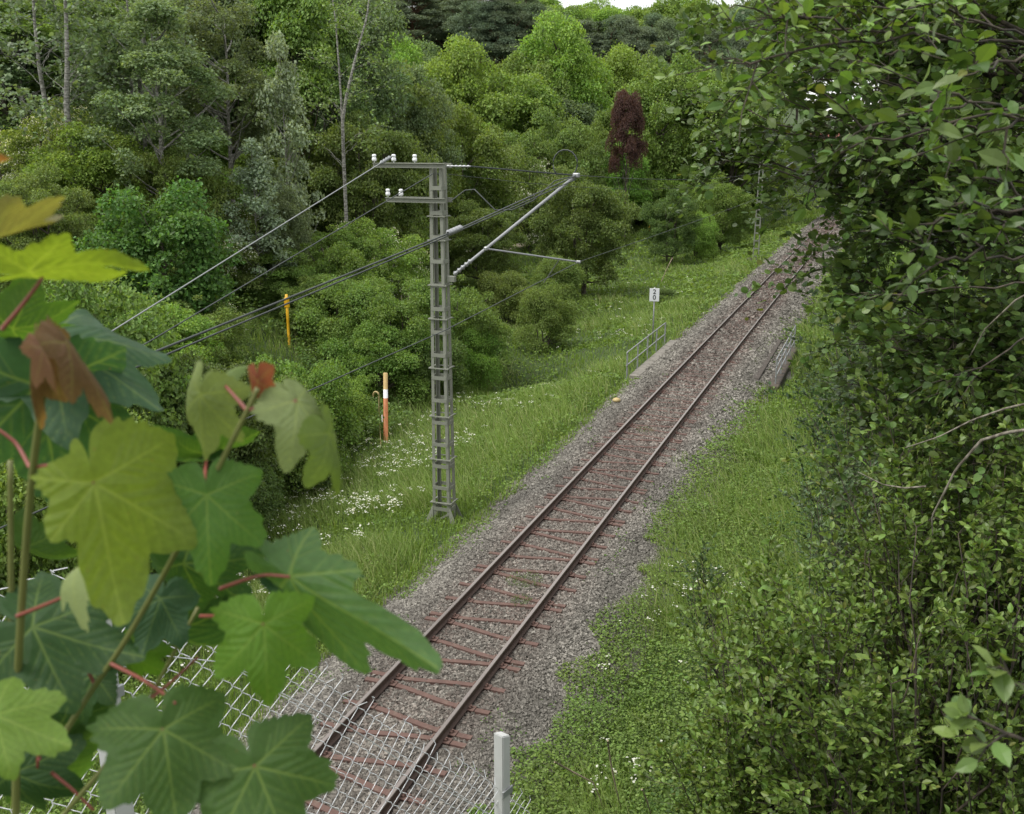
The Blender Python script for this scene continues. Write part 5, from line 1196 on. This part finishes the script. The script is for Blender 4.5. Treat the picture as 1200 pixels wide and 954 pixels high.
put_leaf((110, 790), (45, 822), 1.25, .0, 30, DG); put_leaf((75, 775), (135, 802), 1.3, .0, -55, DG); put_leaf((70, 850), (135, 838), 1.25, .0, 60, DG)
put_leaf((15, 905), (95, 940), 1.2, .0, 30, DG); put_leaf((60, 880), (10, 960), 1.25, .0, -20, MG); put_leaf((30, 640), (90, 665), 1.3, 0, 60, MG)
put_leaf((242, 580), (246, 688), 1.05, -.03, 5, (.075, .17, .035), droop=.12, fold=.12)
put_leaf((110, 566), (148, 736), 1.0, -.04, -6, YG, 'largest yellow green leaf with a brown edged lobe, lit from above', droop=.12, fold=.10, depth=.72, sides=(.92, .52), narrow=.95)
put_leaf((235, 462), (222, 545), 1.1, .0, 42, PL, 'pale drooping young leaf left of the small red one', droop=.35, fold=.25, depth=.8, narrow=.8); put_leaf((248, 452), (284, 420), 1.12, .03, -50, (.13, .19, .06), droop=.35)
put_leaf((348, 470), (402, 535), 1.05, -.03, -38, PL, 'pale drooping leaf with pinkish middle, right of the small red one', droop=.3, fold=.2, depth=.8, narrow=.7); put_leaf((386, 508), (412, 578), 1.04, 0, -60, (.12, .18, .04), droop=.2); put_leaf((352, 462), (310, 437), 1.08, 0, 60, PL, droop=.3)
put_leaf((302, 446), (308, 490), 1.05, 0, 12, (.20, .055, .035), 'small crumpled red leaf at the tip of the upright shoot', droop=.5, fold=.4, wave=.12, narrow=.5, depth=.7)
put_leaf((39, 412), (28, 506), 1.02, -.01, 35, PK, 'hanging pinkish brown young leaf on the left of its pair', droop=.25, fold=.3, narrow=.3, depth=.8); put_leaf((50, 408), (73, 458), 1.0, -.01, -20, (.20, .10, .06), droop=.3, fold=.3, narrow=.4)
put_leaf((78, 402), (142, 484), 1.0, -.01, -28, PK, 'hanging pinkish brown young leaf, largest and rightmost of the pair', droop=.3, fold=.25, narrow=.32, depth=.8)
put_leaf((92, 664), (48, 690), 1.02, .0, 70, (.28, .34, .17), 'pale curled up young leaf beside a red stalk', droop=.6, fold=.6, wave=.1, depth=.6)
put_leaf((340, 675), (482, 790), 1.05, -.12, 28, (.07, .15, .045), 'large leaf pointing right and drooping over the rails', droop=.3, fold=.25, depth=.7, narrow=.62, sides=(.55, .85)); put_leaf((338, 668), (428, 660), 1.1, .05, -60, BL, droop=.15, fold=.15)
put_leaf((309, 731), (315, 834), .98, -.02, 0, (.105, .22, .028), 'fresh green leaf with deep lobes before the sagging fence mesh', droop=.1, fold=.08, depth=.95)
put_leaf((191, 855), (210, 972), .95, -.06, -4, MG, 'broad mid green leaf at the bottom with small brown spots', droop=.1, fold=.08, depth=.75, narrow=1.0)
put_leaf((299, 898), (345, 1010), .95, -.05, 4, MG, 'broad mid green leaf cut by the bottom edge, right of its twin', droop=.1, fold=.08, depth=.7, narrow=1.08)
put_leaf((-6, 838), (82, 872), .98, -.02, -10, (.12, .21, .03), 'bright leaf at the left edge near the bottom', droop=.15)
def stem(name, px, r, mat):
    pts = np.array([P(u, v, d) for u, v, d in px]); tt = np.linspace(0, len(pts) - 1, len(pts) * 5); pts = np.stack([np.interp(tt, range(len(pts)), pts[:, j]) for j in range(3)], -1)
    k = np.ones(3) / 3; sm = pts.copy(); 
    for _ in range(3): sm[1:-1] = (sm[:-2] + sm[1:-1] + sm[2:]) / 3
    obj(name, tube_mesh(name, [(sm - SB, np.linspace(r, r * .7, len(sm)))], 8), mat, syc)
M_STG = painted('green maple stem', (.13, .14, .04), .5, 0, .25, 30); M_STR = painted('red leaf stalk', (.19, .05, .035), .5, 0, .3, 30)
stem('stem', [(18, 990, 1.15), (20, 800, 1.12), (26, 700, 1.1), (36, 565, 1.08), (53, 442, 1.04), (56, 408, 1.02)], .0052, M_STG)
stem('stem', [(15, 850, 1.2), (13, 700, 1.2), (12, 540, 1.2)], .0048, M_STG); stem('stem', [(75, 860, 1.15), (110, 805, 1.15), (142, 760, 1.13), (200, 660, 1.1), (250, 560, 1.07), (292, 478, 1.05), (302, 455, 1.05)], .0042, M_STG)
stem('stem', [(70, 960, 1.15), (130, 890, 1.15), (175, 820, 1.2), (232, 712, 1.2)], .0035, M_STG)
for px in ([(35, 548, 1.08), (20, 520, 1.1), (5, 508, 1.1), (-8, 500, 1.1)], [(38, 548, 1.08), (60, 545, 1.06), (84, 546, 1.03), (110, 566, 1.0)], [(2, 386, 1.05), (20, 365, 1.05), (38, 342, 1.05), (50, 325, 1.05)], [(290, 482, 1.06), (278, 468, 1.08), (264, 452, 1.1)],
           [(292, 480, 1.05), (318, 474, 1.05), (348, 470, 1.05)], [(240, 562, 1.25), (241, 545, 1.28), (243, 532, 1.3)], [(258, 690, 1.1), (285, 680, 1.08), (310, 673, 1.06), (340, 676, 1.05)], [(20, 722, 1.1), (45, 712, 1.08), (70, 702, 1.05), (90, 690, 1.02)],
           [(130, 778, 1.12), (165, 795, 1.08), (195, 815, 1.0), (205, 824, .97)], [(160, 836, 1.1), (178, 845, 1.0), (191, 855, .95)], [(268, 870, 1.0), (285, 885, .97), (299, 898, .95)], [(110, 800, 1.2), (100, 780, 1.2), (140, 745, 1.2)], [(235, 722, 1.2), (275, 722, 1.05), (309, 731, .98)],
           [(60, 905, 1.15), (85, 925, 1.15), (110, 950, 1.15)], [(160, 832, 1.15), (200, 800, 1.2), (232, 770, 1.2)], [(46, 890, 1.15), (45, 860, 1.15), (44, 900, 1.15)]):
    stem('leaf_stalk', px, .0026, M_STR)
